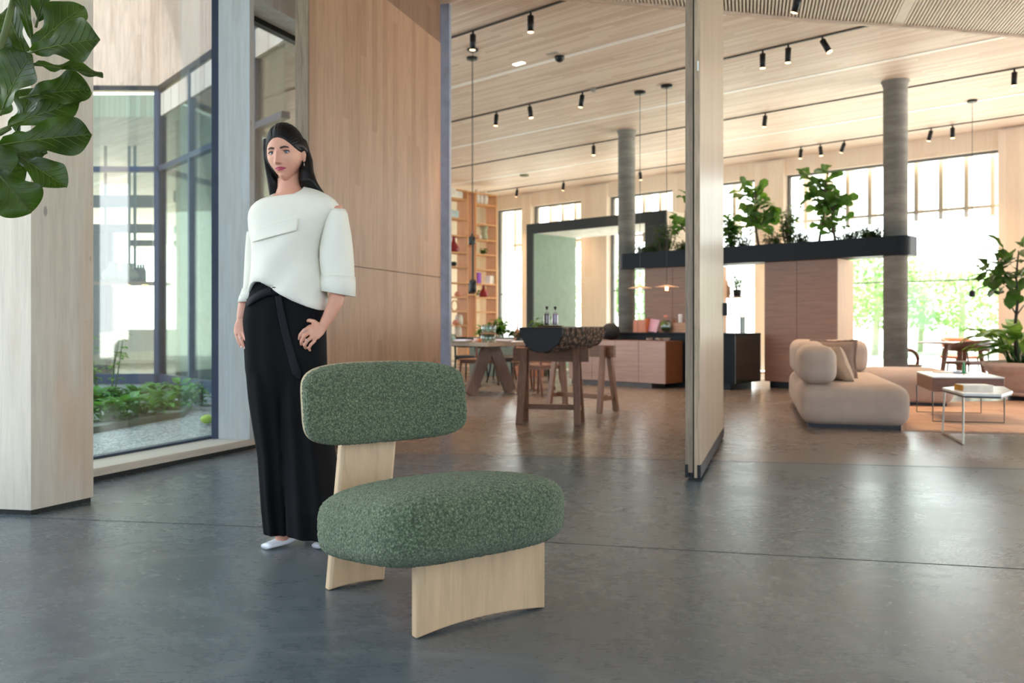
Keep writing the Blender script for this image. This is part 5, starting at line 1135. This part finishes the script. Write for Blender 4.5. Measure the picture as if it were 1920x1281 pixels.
# --- head in its own frame (face towards -y) ---
HC = L(536, 291, .0); HROT = Matrix.Rotation(radians(-9), 4, 'Z') @ Matrix.Rotation(radians(3), 4, 'X') @ Matrix.Rotation(radians(-3.5), 4, 'Y')
HM = Matrix.Translation(HC) @ HROT
def gs(x, z, x0, z0, sx, sz): return exp(-((x-x0)/sx)**2-((z-z0)/sz)**2)
def sst(a, b, x): t = max(0, min(1, (x-a)/(b-a))); return t*t*(3-2*t)
def headpt(p):
    """unit direction -> skull surface"""
    t = p.z; W_, D_, H_ = .0735, .094, .116
    low = max(0, -t-.05)/.95
    w = W_*(1-.55*low**1.6); z = t*H_
    front = max(0, -p.y)
    x = p.x*w; y = p.y*D_
    # flat cheeks and jaw, face plane
    if p.y < 0:
        y = -abs(p.y)**.82*D_*(.93-.02*low)
        if t < -.55: y *= 1+.08*(-t-.55)
    else:
        y *= 1-.34*low**1.2          # nape goes in
        if t < -.25: y *= 1-.5*min(1, (-t-.25)/.5)
    f = sst(0, .5, front)
    if f > 0:
        ax = abs(x)
        dy = 0
        dy += .0085*gs(ax, z, .031, .002, .015, .011)*1.35            # sockets
        dy -= .0030*gs(ax, z, .030, .020, .020, .007)                # brow ridge
        dy -= .0045*gs(ax, z, .045, -.024, .018, .018)               # cheekbones
        zz = max(0, min(1, (.010-z)/.050)); nose = .006+.023*zz**1.2
        inn = sst(-.052, -.044, z)*(1-sst(.004, .022, z))
        dy -= nose*inn*exp(-(ax/(.0062+.0045*zz))**2)
        dy -= .0075*gs(ax, z, .0125, -.041, .0060, .0065)            # wings
        dy += .002*gs(ax, z, 0, -.053, .004, .005)
        dy -= .0050*gs(x, z, 0, -.0600, .020, .0055)                 # upper lip
        dy -= .0062*gs(x, z, 0, -.0720, .017, .0060)                 # lower lip
        dy += .0045*gs(x, z, 0, -.0662, .026, .0020)                 # mouth line
        dy += .0035*gs(x, z, 0, -.0825, .020, .005)                  # under lip
        dy -= .0055*gs(x, z, 0, -.098, .019, .013)                   # chin
        y += dy*f
    return Vector((x, y, z))
def cube_dirs(n):
    bmx = bmesh.new(); bmesh.ops.create_cube(bmx, size=2); bmesh.ops.subdivide_edges(bmx, edges=bmx.edges[:], cuts=n, use_grid_fill=True)
    ds = [Vector([math.tan(c*pi/4) for c in v.co]).normalized() for v in bmx.verts]; fs = [[v.index for v in f.verts] for f in bmx.faces]; bmx.free(); return ds, fs
ds, fs = cube_dirs(62)
hv = [headpt(d) for d in ds]; head = MB().add([HM @ v for v in hv], fs)
hb = BVHTree.FromPolygons([tuple(v) for v in hv], [tuple(f) for f in fs])
body = MB(); body.v += head.v; body.f += head.f; body.mi += head.mi
# ears
for sx in (-1, 1):
    e = []
    for r_, y_ in ((.6, .004), (1, 0), (1.05, -.006), (.85, -.010)):
        e.append([HM @ Vector((sx*(.071+abs(y_)*1.3), .012+cos(a)*.015*r_-.004*sin(a), -.014+sin(a)*.030*r_*(1.0 if sin(a) > 0 else .9))) for a in [2*pi*i/18 for i in range(18)]])
    body.rings(e)
# neck + upper torso + arms + legs
def seg(pts, n=20, e=2.0):
    body.rings([ring(pl, pr, d, n, e, dy, 0, bk) for pl, pr, d, dy, bk in pts])
seg([((517, 318), (562, 316), .040, .035, .045), ((521, 336), (561, 333), .042, .025, .045), ((521, 352), (563, 349), .045, .02, .045), ((517, 364), (572, 360), .052, .02, .05), ((502, 374), (602, 368), .062, .02, .06), ((486, 386), (630, 380), .075, .02, .07), ((482, 400), (630, 396), .085, .02, .08),
     ((482, 420), (612, 420), .095, .01, .08), ((484, 470), (592, 470), .095, 0, .08), ((482, 520), (596, 520), .09, 0, .08), ((474, 560), (598, 560), .095, 0, .09), ((470, 620), (600, 620), .09, 0, .09), ((474, 690), (602, 690), .08, 0, .08)], 28)
def limb(pts, n=14): 
    C = [L(a, b, c) for a, b, c, r in pts]; body.tube(C, [r for *_, r in pts], n)
limb([(622, 392, .0, .048), (634, 425, .0, .043), (640, 470, .0, .038), (640, 515, -.01, .036), (636, 545, -.03, .0345), (628, 570, -.05, .032), (616, 594, -.07, .026), (606, 611, -.085, .0205)])
limb([(490, 398, .02, .042), (484, 440, .03, .034), (479, 490, .03, .032), (472, 530, .02, .030), (462, 560, .0, .031), (456, 582, -.02, .025), (452, 598, -.03, .020)])
limb([(506, 690, 0, .075), (512, 800, .0, .055), (520, 900, .02, .045), (528, 985, .02, .032), (530, 1012, .03, .03)])
limb([(570, 690, 0, .075), (585, 800, -.02, .055), (592, 900, -.04, .045), (596, 985, -.05, .032), (598, 1010, -.05, .03)])
# hands
def chain(pts, rs, n=10):
    C = [L(*p) for p in pts]; P2 = []; R2 = []
    for i in range(len(C)-1):
        for k in range(3): t = k/3; P2.append(C[i].lerp(C[i+1], t)); R2.append(rs[i]*(1-t)+rs[i+1]*t)
    P2.append(C[-1]); R2.append(rs[-1]); d = (C[-1]-C[-2]).normalized(); P2 += [C[-1]+d*rs[-1]*.6, C[-1]+d*rs[-1]*.95]; R2 += [rs[-1]*.78, rs[-1]*.3]
    body.tube(P2, R2, n)
def palm(ps):
    """ps: list of (px, py, dy, half width vector px, thickness)"""
    rr = []
    for px, py, dy, wx, wy, th in ps:
        c = L(px, py, dy); w = L(px+wx, py+wy, dy)-c; r = []
        for cx, sy in sep(0, 18, 2.4): r.append(c+w*cx+Vector((0, th*sy, 0)))
        rr.append(r)
    body.rings(rr)
# picture-right hand: palm over the pocket, four curled fingers pointing left and down
palm([(611, 602, -.078, 6.6, 5.6, .0185), (606, 611, -.085, 6.5, 6, .018), (598, 617, -.095, 9, 10, .015), (589, 622, -.105, 10, 13, .0145), (581, 627, -.110, 9, 13, .013)])
chain([(582, 614, -.108), (571, 619, -.122), (563, 628, -.118), (561, 636, -.104)], [.0092, .0085, .0078, .0066])
chain([(582, 622, -.112), (571, 630, -.126), (565, 640, -.120), (565, 646, -.106)], [.0093, .0087, .0079, .0068])
chain([(586, 631, -.112), (576, 639, -.124), (571, 648, -.116), (573, 653, -.102)], [.009, .0084, .0076, .0066])
chain([(591, 638, -.108), (583, 646, -.117), (579, 653, -.108), (581, 657, -.098)], [.0082, .0074, .0068, .0058])
chain([(598, 610, -.098), (589, 603, -.100), (580, 601, -.092), (574, 603, -.078)], [.0105, .0095, .0085, .0075])
# picture-left hand: hanging on the hip, thumb into the pocket
palm([(454, 589, -.025, 7.8, -1, .0185), (452, 598, -.03, 7.5, -1, .017), (450, 607, -.038, 10.5, -3, .0145), (450, 617, -.045, 12, -5, .013), (452, 624, -.050, 11.5, -6, .012)])
chain([(462, 619, -.052), (466, 629, -.062), (469, 637, -.064), (470, 642, -.060)], [.0088, .008, .0072, .006])
chain([(456, 623, -.055), (460, 634, -.066), (464, 643, -.068), (466, 649, -.064)], [.0092, .0084, .0075, .0063])
chain([(450, 626, -.053), (453, 638, -.062), (457, 648, -.064), (459, 653, -.060)], [.009, .0082, .0073, .0062])
chain([(443, 626, -.048), (446, 637, -.054), (450, 646, -.056), (452, 651, -.053)], [.008, .0072, .0065, .0055])
chain([(458, 603, -.040), (465, 610, -.052), (468, 618, -.050)], [.010, .009, .0078])
o = body.build('body', M_skin, woman, smooth=True); rm = o.modifiers.new('remesh', 'REMESH'); rm.mode = 'VOXEL'; rm.voxel_size = .0026; rm.use_smooth_shade = True
sm = o.modifiers.new('soft', 'SMOOTH'); sm.factor = .5; sm.iterations = 3
# face details, set on the surface of the face
def face(x, z, off=0.0):
    h = hb.ray_cast(Vector((x, -.3, z)), Vector((0, 1, 0)))
    y = h[0].y if h[0] else -.08
    return Vector((x, y-off, z))
M_eyew = plain('eye_white', (196, 188, 182), .25, var=0); M_iris = plain('grey_green_iris', (70, 88, 86), .2); M_pup = plain('pupil', (12, 12, 12), .1); M_brow = plain('dark_brown_brow', (66, 46, 38), .8); M_lash = plain('black_lash', (22, 16, 16), .7)
M_lip = plain('rose_lip', (186, 72, 100), .35, var=.03)
for sx in (-1, 1):
    ex, ez = sx*.0305, -.001
    m = MB(); W2, H2 = .0162, .0066
    def almond(a, b, k=1.0, o_=.0025):
        u = 2*a-1; hh = H2*max(0, (1-abs(u)**2.2))**.8; x = ex+u*W2*k; z = ez+(2*b-1)*hh*(1.0 if b > .5 else .72)*k+.0016*u*sx
        f_ = face(x, ez); return HM @ Vector((x, face(ex, ez).y+.0025-o_-.0035*(1-u*u)+.004*u*u, z))
    m.grid(lambda a, b: almond(b, a), 6, 14); e_ = m.build('eyeball', M_eyew, woman, smooth=True)
    yb = face(ex, ez).y
    gx = ex-sx*0+.0000; c = Vector((gx+.0022, yb-.0040, ez+.0006))
    m = MB(); m.lathe([(.0001, .0), (.0024, .0003), (.0058, .0003), (.0062, 0)], 20)
    R90 = Matrix.Translation(c) @ Matrix.Rotation(radians(90), 4, 'X'); m.v = [HM @ (R90 @ v) for v in m.v]; m.build('iris', M_iris, woman, smooth=True)
    m = MB(); m.lathe([(.0001, .0008), (.0028, .0006), (.0029, 0)], 14); m.v = [HM @ (R90 @ v) for v in m.v]; m.build('pupil', M_pup, woman)
    lash = [almond(i/12, 1, 1.04, .0042) for i in range(13)]; MB().tube(lash, [.0009]+[.0019]*11+[.0010], 6).build('lash_line', M_lash, woman, smooth=True)
    lid = [almond(i/12, 0, 1.0, .0032) for i in range(13)]; MB().tube(lid, .0006, 5).build('lower_lash_line', plain('soft_brown_line', (120, 80, 68), .7), woman, smooth=True)
    m = MB(); A_ = []
    def lidp(a, b):
        p = almond(a, 1, 1.04, .0036); q = HM @ face(ex+(2*a-1)*W2*1.02, ez+.0125-.0035*(2*a-1)**2, .0006); r = p.lerp(q, b); r += (HROT @ Vector((0, -.0022*sin(pi*b), 0))); return r
    m.grid(lidp, 12, 5); m.build('eyelid', plain('eyelid_shade', (176, 124, 104), .5), woman, smooth=True)
    br = []
    for i in range(11):
        a = i/10; x = sx*(.0135+.034*a); z = .0165+.0050*sin(pi*min(1, a*1.15)*.62)-.007*max(0, a-.6); br.append(HM @ face(x, z, .0008))
    MB().tube(br, [.0022+.0022*sin(pi*min(1, .25+i/10*.75)) if i < 10 else .0006 for i in range(11)], 6, flat=.45, up=(0, -1, 0)).build('eyebrow', M_brow, woman, smooth=True)
def lip(sgn, name):
    m = MB()
    def f(a, b):
        u = 2*a-1; W3 = .0262; x = u*W3; mid = -.0663+.0012*abs(u)+.0010*cos(u*9)*(1-abs(u))
        hh = (.0074*(1-abs(u)**1.7)*(1-.22*exp(-(u/.13)**2)) if sgn > 0 else .0092*(1-abs(u)**2.2)); z = mid+sgn*b*hh
        p = face(x, z, .0008+.0022*sin(pi*min(1, b*.9+.1))*(1-u*u)); return HM @ p
    m.grid(f, 20, 6); return m.build(name, M_lip, woman, smooth=True)
lip(1, 'upper_lip'); lip(-1, 'lower_lip')
ml = [HM @ face(u*.0262, -.0663+.0012*abs(u), .0009) for u in [i/8-1 for i in range(17)]]; MB().tube(ml, .0007, 5).build('mouth_line', plain('mouth_shadow', (96, 34, 44), .6), woman, smooth=True)
for sx in (-1, 1):
    MB().sphere(HM @ face(sx*.0068, -.0475, -.0010), .0022, 8, 6, (1.3, 1, .7)).build('nostril', plain('nostril_dark', (110, 62, 52), .8), woman, smooth=True)
# earrings on the visible ear
M_sil = plain('silver', (216, 216, 220), .2, .9); 
ec = HM @ Vector((.079, .004, -.047)); MB().tube([ec+HROT @ Vector((.001, .006*cos(a), .0075*sin(a))) for a in [2*pi*i/16 for i in range(17)]], .0014, 6).build('earring', M_sil, woman, smooth=True)
ec = HM @ Vector((.083, .020, -.020)); MB().sphere(ec, .0042, 10, 8, (1, .8, 1.5)).build('ear_cuff', M_sil, woman, smooth=True)
# --- hair ---
hair = MB(); HA = []
for d_ in ds:
    v = headpt(d_); n_o = v.normalized(); ds_ = v.z-(.061-10.0*(v.x+.004)**2)
    if v.x > 0: yb = -.056+.086*(1-sst(-.016, .030, v.z))
    else: yb = -.050
    dside = (v.y-yb) if abs(v.x) > .035 or v.y > 0 else -1
    dd = max(ds_ if v.z > .0 else -1, dside); f1 = sst(-.004, .005, dd); th = .0035+.0145*sst(.0, .055, dd)
    vv = v+n_o*(th*f1-.012*(1-f1))
    if f1 > .5 and v.z > .05: vv.z += .005*sst(.05, .09, v.z)
    part = exp(-((v.x+.022)/.004)**2)*sst(.04, .08, v.z); vv -= n_o*.005*part
    vv += n_o*.0012*sin(atan2(v.x, v.z)*46)
    HA.append(HM @ vv)
hair.add(HA, fs)
def hairmass(pts, n=26):
    hair.rings([ring(pl, pr, d, n, 2.4, dy) for pl, pr, d, dy in pts])
hairmass([((520, 262), (572, 262), .05, .05), ((512, 285), (580, 285), .055, .07), ((505, 305), (586, 300), .05, .085), ((504, 325), (588, 322), .045, .09), ((505, 345), (595, 342), .04, .09), ((508, 358), (603, 355), .032, .095), ((520, 368), (611, 366), .022, .10)])
hairmass([((563, 262), (574, 262), .03, .02), ((567, 285), (581, 285), .03, .045), ((567, 305), (586, 300), .034, .03), ((562, 322), (588, 322), .036, .02), ((562, 340), (594, 340), .034, .015), ((568, 353), (601, 352), .024, .02), ((582, 362), (610, 364), .014, .03), ((598, 366), (613, 369), .006, .04)])
hairmass([((494.5, 262), (506, 262), .028, .0), ((494, 280), (503, 280), .028, .0), ((495.5, 300), (504, 300), .028, .0), ((498, 318), (508, 318), .028, .01), ((500, 332), (516, 332), .028, .02), ((502, 345), (523, 345), .026, .025), ((504, 358), (524, 357), .022, .03), ((506, 370), (521, 366), .012, .03)])
def hairmat():
    t = NT('dark_hair'); b = t.bsdf(Roughness=.40); b.inputs['Specular IOR Level'].default_value = .22; co = t.coord((90, 90, 2.5)); f = t.noise(co, 2.2, 4, .6, .2)
    t.l(t.ramp(f, [(.3, lin((7, 6, 7))), (.7, lin((24, 18, 17)))]), b.inputs['Base Color']); t.bump(b, f, .5, .004); b.inputs['Anisotropic'].default_value = .6; return t.m
o = hair.build('hair', hairmat(), woman, smooth=True); rm = o.modifiers.new('remesh', 'REMESH'); rm.mode = 'VOXEL'; rm.voxel_size = .003; rm.use_smooth_shade = True
sm = o.modifiers.new('soft', 'SMOOTH'); sm.factor = .5; sm.iterations = 9
# --- trousers ---
tr = MB()
def pleat(p, cx, sy, k, ph=0.0, fr=7):
    if sy < 0: p.y += k*(sin(cx*fr*2.1+ph)*.6+sin(cx*fr*.9+ph*2)*.5)
    return p
def legs(rows, ph, fr=5):
    tr.rings([ring((a, y0), (b, y1), d, 56, 2.5, dy, 0, bk, fn=lambda p, cx, sy, k=k: pleat(p, cx, sy, k, ph, fr)) for a, y0, b, y1, d, dy, bk, k in rows])
legs([(478, 512, 596, 520, .100, 0, .095, .0), (475, 532, 600, 544, .108, 0, .10, .0), (468, 556, 606, 566, .108, 0, .105, .002), (461, 580, 609, 590, .110, 0, .11, .004), (457.5, 602, 610, 612, .112, 0, .115, .005), (459.5, 640, 611, 645, .114, 0, .12, .006), (462, 690, 612, 695, .114, 0, .12, .007), (468, 730, 611, 735, .107, 0, .11, .008), (480, 780, 606, 785, .07, 0, .08, .008)], .6, 5)
legs([(475, 640, 545, 640, .085, .0, .09, 0), (464, 690, 545, 694, .100, .0, .105, .004), (470, 745, 548, 750, .112, 0, .11, .007), (479, 800, 550, 805, .112, .0, .11, .009), (488, 851, 551, 855, .110, .0, .11, .011), (492, 905, 552, 908, .11, .0, .11, .013), (494, 950, 553, 952, .095, .0, .11, .014), (498, 998, 553, 999, .080, .0, .11, .014)], .2, 4)
legs([(530, 640, 600, 640, .085, .0, .09, 0), (530, 690, 610, 694, .099, -.005, .10, .004), (530, 745, 614, 750, .11, -.02, .10, .007), (532, 800, 620, 805, .112, -.03, .10, .010), (535, 851, 629, 855, .115, -.04, .10, .012), (537, 905, 637, 908, .12, -.05, .10, .014), (540, 950, 643, 954, .125, -.06, .10, .016), (541, 1001, 649, 1008, .110, -.065, .10, .017)], 1.4, 4)
trb = bvh_of(tr); o = tr.build('trousers', M_blk, woman, smooth=True); rm = o.modifiers.new('remesh', 'REMESH'); rm.mode = 'VOXEL'; rm.voxel_size = .005; rm.use_smooth_shade = True; sm = o.modifiers.new('soft', 'SMOOTH'); sm.factor = .6; sm.iterations = 8
# --- sweater ---
hem = [(455, 566), (467, 562), (476, 546), (484, 534), (491, 529), (503, 529.5), (520, 539), (540, 552), (560, 563), (585, 574), (606, 581), (630, 580)]
def hemy(px):
    if px <= hem[0][0]: return hem[0][1]
    for (a, b), (c, d) in zip(hem[:-1], hem[1:]):
        if a <= px <= c: t = (px-a)/(c-a); return b+(d-b)*t
    return hem[-1][1]
rowsW = [((468, 590), (610, 590), .130), ((469, 578), (611, 580), .130), ((470, 566), (611, 570), .130), ((471, 554), (611, 560), .130), ((472, 542), (610, 550), .130), ((474, 530), (609, 538), .130), ((475, 515), (606, 522), .129), ((477, 495), (602, 502), .128), ((478, 470), (598, 478), .128), ((475, 450), (602, 455), .130), ((471, 430), (609, 433), .128),
         ((469.5, 412), (620, 412), .122), ((470.5, 400), (630, 398), .114), ((475, 390), (634, 386), .106), ((483, 382), (626, 376), .098), ((492, 376), (613, 367), .090), ((501, 371.5), (597, 360), .082), ((508, 368.5), (582, 355), .074), ((512, 368), (571, 352.5), .068), ((514, 371), (568, 356), .064)]
sw = MB(); R = []
for k, (a, b, d) in enumerate(rowsW):
    tilt = .022*sst(13, 18, k)+.012*sst(16, 18, k)
    def fn(p, cx, sy, k=k):
        px = 960+(p.x+ORG.x)/(WY)*FPX; py = HY-(p.z-CH)*FPX/WY
        if sy < .25:
            h = hemy(px)
            if py > h: p.z = CH-(h-HY)*WY/FPX+0.0004*k; p.y += .004*(py-h)*.08
        if sy < 0:
            u = (px-500)+(py-470)*.75; p.y += -.020*exp(-((u-40)/20)**2)*sst(420, 450, py)*(1-sst(540, 570, py))+.014*exp(-((u-85)/16)**2)*sst(430, 470, py)
            p.y += .007*sin(px*.06+py*.03)*sst(440, 520, py)
        return p
    R.append(ring(a, b, d, 96, 2.35, .0, tilt, d*.85, fn))
sw.rings(R, cap=False); swb = bvh_of(sw)
o = sw.build('sweater', M_swe, woman, smooth=True); s_ = o.modifiers.new('thick', 'SOLIDIFY'); s_.thickness = .005; s_.offset = 1
# flap
m = MB(); m.grid(lambda a, b: proj(swb, 473+(560-473)*a*(1 if b < .5 else 1)-(4*b*a), (431+(409-431)*a**.9)+b*(24-1.0*a+4*sin(pi*a)*b*.0), .010+.010*b), 24, 10)
o = m.build('chest_flap', M_swe, woman, smooth=True); s_ = o.modifiers.new('thick', 'SOLIDIFY'); s_.thickness = .006; s_.offset = 0; bb = o.modifiers.new('b', 'BEVEL'); bb.width = .0015
def sleeve(rows, name, cuff):
    m = MB(); m.rings([ring((a, y), (b, y2), d, 40, 2.3, dy, 0, None, fn=lambda p, cx, sy, k=k: (p+Vector((0, .004*sin(cx*4+k*1.3)*(sy < 0), 0)))) for k, (a, y, b, y2, d, dy) in enumerate(rows)], cap=False)
    o = m.build(name, M_swe, woman, smooth=True); s_ = o.modifiers.new('thick', 'SOLIDIFY'); s_.thickness = .006; s_.offset = 1
    m = MB(); m.rings([ring((a, y), (b, y2), d, 40, 2.3, dy) for a, y, b, y2, d, dy in cuff], cap=False)
    o = m.build('cuff', M_swe, woman, smooth=True); s_ = o.modifiers.new('thick', 'SOLIDIFY'); s_.thickness = .008; s_.offset = 1
sleeve([(622, 394, 648, 393, .050, -.012), (617, 402, 651, 401, .058, -.012), (611, 418, 654, 418, .066, -.012), (605, 440, 658, 440, .072, -.012), (600, 465, 661, 465, .076, -.012), (600, 490, 663, 490, .077, -.012), (603, 512, 664, 512, .076, -.012), (606, 530, 664, 531, .074, -.012)], 'sleeve',
       [(602.5, 517, 665.5, 519, .082, -.012), (602, 530, 666, 533, .083, -.012), (602, 545, 666, 556, .083, -.012), (605, 546, 663, 557, .078, -.012), (606, 536, 662, 545, .074, -.012)])
sleeve([(463.5, 437, 500, 430, .050, .03), (463.5, 450, 500, 446, .056, .03), (462, 475, 497, 475, .060, .03), (460, 505, 494, 505, .061, .025), (458.5, 530, 490, 530, .060, .02), (458, 546, 488, 546, .058, .015)], 'sleeve',
       [(456.5, 541, 490, 543, .065, .012), (453, 553, 487, 555, .066, .01), (448.5, 567, 483, 566, .066, .005), (451, 567, 480, 566, .060, .005), (455, 555, 482, 555, .057, .01)])
m = MB(); m.tube([proj(swb, 597, 470, .002), proj(swb, 603, 440, .002), proj(swb, 613, 412, .002)], .0015, 5).build('sleeve_seam', M_swe, woman, smooth=True)
# belt with a long hanging strap
m = MB(); m.grid(lambda a, b: proj(trb, 464+(522-464)*a, 556-20*sin(pi*a*.62)+b*(20-2*a)+6*(1-a)*(1-b), .006+.006*sin(pi*b)), 20, 6)
o = m.build('belt', M_belt, woman, smooth=True); s_ = o.modifiers.new('t', 'SOLIDIFY'); s_.thickness = .004
m = MB()
def strap(a, b):
    y = 541+(712-541)*a; cx = 516+14*a*1.0+ (26)*a**1.6+4; w = 6+3*a; tipp = max(0, (a-.94)/.06); w *= (1-.75*tipp); return proj(trb, cx+(2*b-1)*w, y+tipp*2*(b), .008+.004*sin(a*7))
m.grid(strap, 34, 4); o = m.build('belt_strap', M_belt, woman, smooth=True); s_ = o.modifiers.new('t', 'SOLIDIFY'); s_.thickness = .003
MB().tube([proj(trb, 514+7*cos(a), 545+6*sin(a), .018) for a in [2*pi*i/12 for i in range(13)]], .0025, 6).build('belt_buckle', M_belt, woman, smooth=True)
# rings and nails
for (px, py, dy, r) in ((571.5, 621, -.122, .0092), (576, 637, -.124, .0092), (452, 634, -.060, .0090)):
    c = L(px, py, dy); d = Vector((-.75, 0, -.62)) if px > 500 else Vector((.25, -.1, -.95)); d.normalize(); x = d.cross(Vector((0, 1, 0))).normalized(); y = d.cross(x)
    MB().tube([c+x*cos(a)*r+y*sin(a)*r for a in [2*pi*i/16 for i in range(17)]], .0013, 6).build('finger_ring', M_sil, woman, smooth=True)
M_nail = plain('pale_pink_nail', (240, 214, 208), .2)
for (px, py, dy) in ((470.5, 641, -.066), (466, 648, -.070), (459.5, 652, -.066), (452.5, 650.5, -.058)):
    MB().sphere(L(px, py, dy-.001), .0046, 8, 6, (.85, .5, 1.3)).build('fingernail', M_nail, woman, smooth=True)
# shoes
def shoe(toe, heel, yaw, name):
    o0 = Vector((toe[0], toe[1], 0))-ORG; m = MB(); d = Vector((heel[0]-toe[0], heel[1]-toe[1], 0)); Ln = d.length; d.normalize(); s = Vector((-d.y, d.x, 0)); R = []
    for i in range(15):
        a = i/14; w = .040*(.42+.58*sin(pi*min(1, .12+a*.72))**.8)*(1 if a < .8 else 1-.3*(a-.8)/.2); h = .020+.040*a**1.1+.030*max(0, a-.3); lift = .040*max(0, (a-.45)/.55)**1.2+.003; r = []
        for cx, cz in sep(0, 20, 2.3):
            zz = lift+h*.5+cz*h*.5; r.append(o0+d*(a*Ln)+s*(cx*w)+Vector((0, 0, zz)))
        R.append(r)
    m.rings(R); ob = m.build(name, plain('white_leather', (232, 234, 238), .35, var=.01), woman, smooth=True)
    hp = o0+d*Ln*.90; MB().tube([hp+Vector((0, 0, .05)), hp+Vector((0, 0, 0))], [.024, .018], 14).build('shoe_heel', plain('grey_heel', (150, 148, 146), .5), woman)
    sl_ = MB(); sl_.rings([[Vector((p.x, p.y, max(.0, p.z-.002-.5*(p.z-r[15].z)) if False else r[15].z-.002+.004*(k > 10))) for k, p in enumerate(r)] for r in R[:9]]); 
t1_ = G(492, 1031); shoe((t1_.x+.01, t1_.y+.0), (t1_.x+.17, t1_.y+.20), 0, 'shoe')
t2_ = G(590, 1031); shoe((t2_.x+.005, t2_.y+.01), (t2_.x+.12, t2_.y+.21), 0, 'shoe')
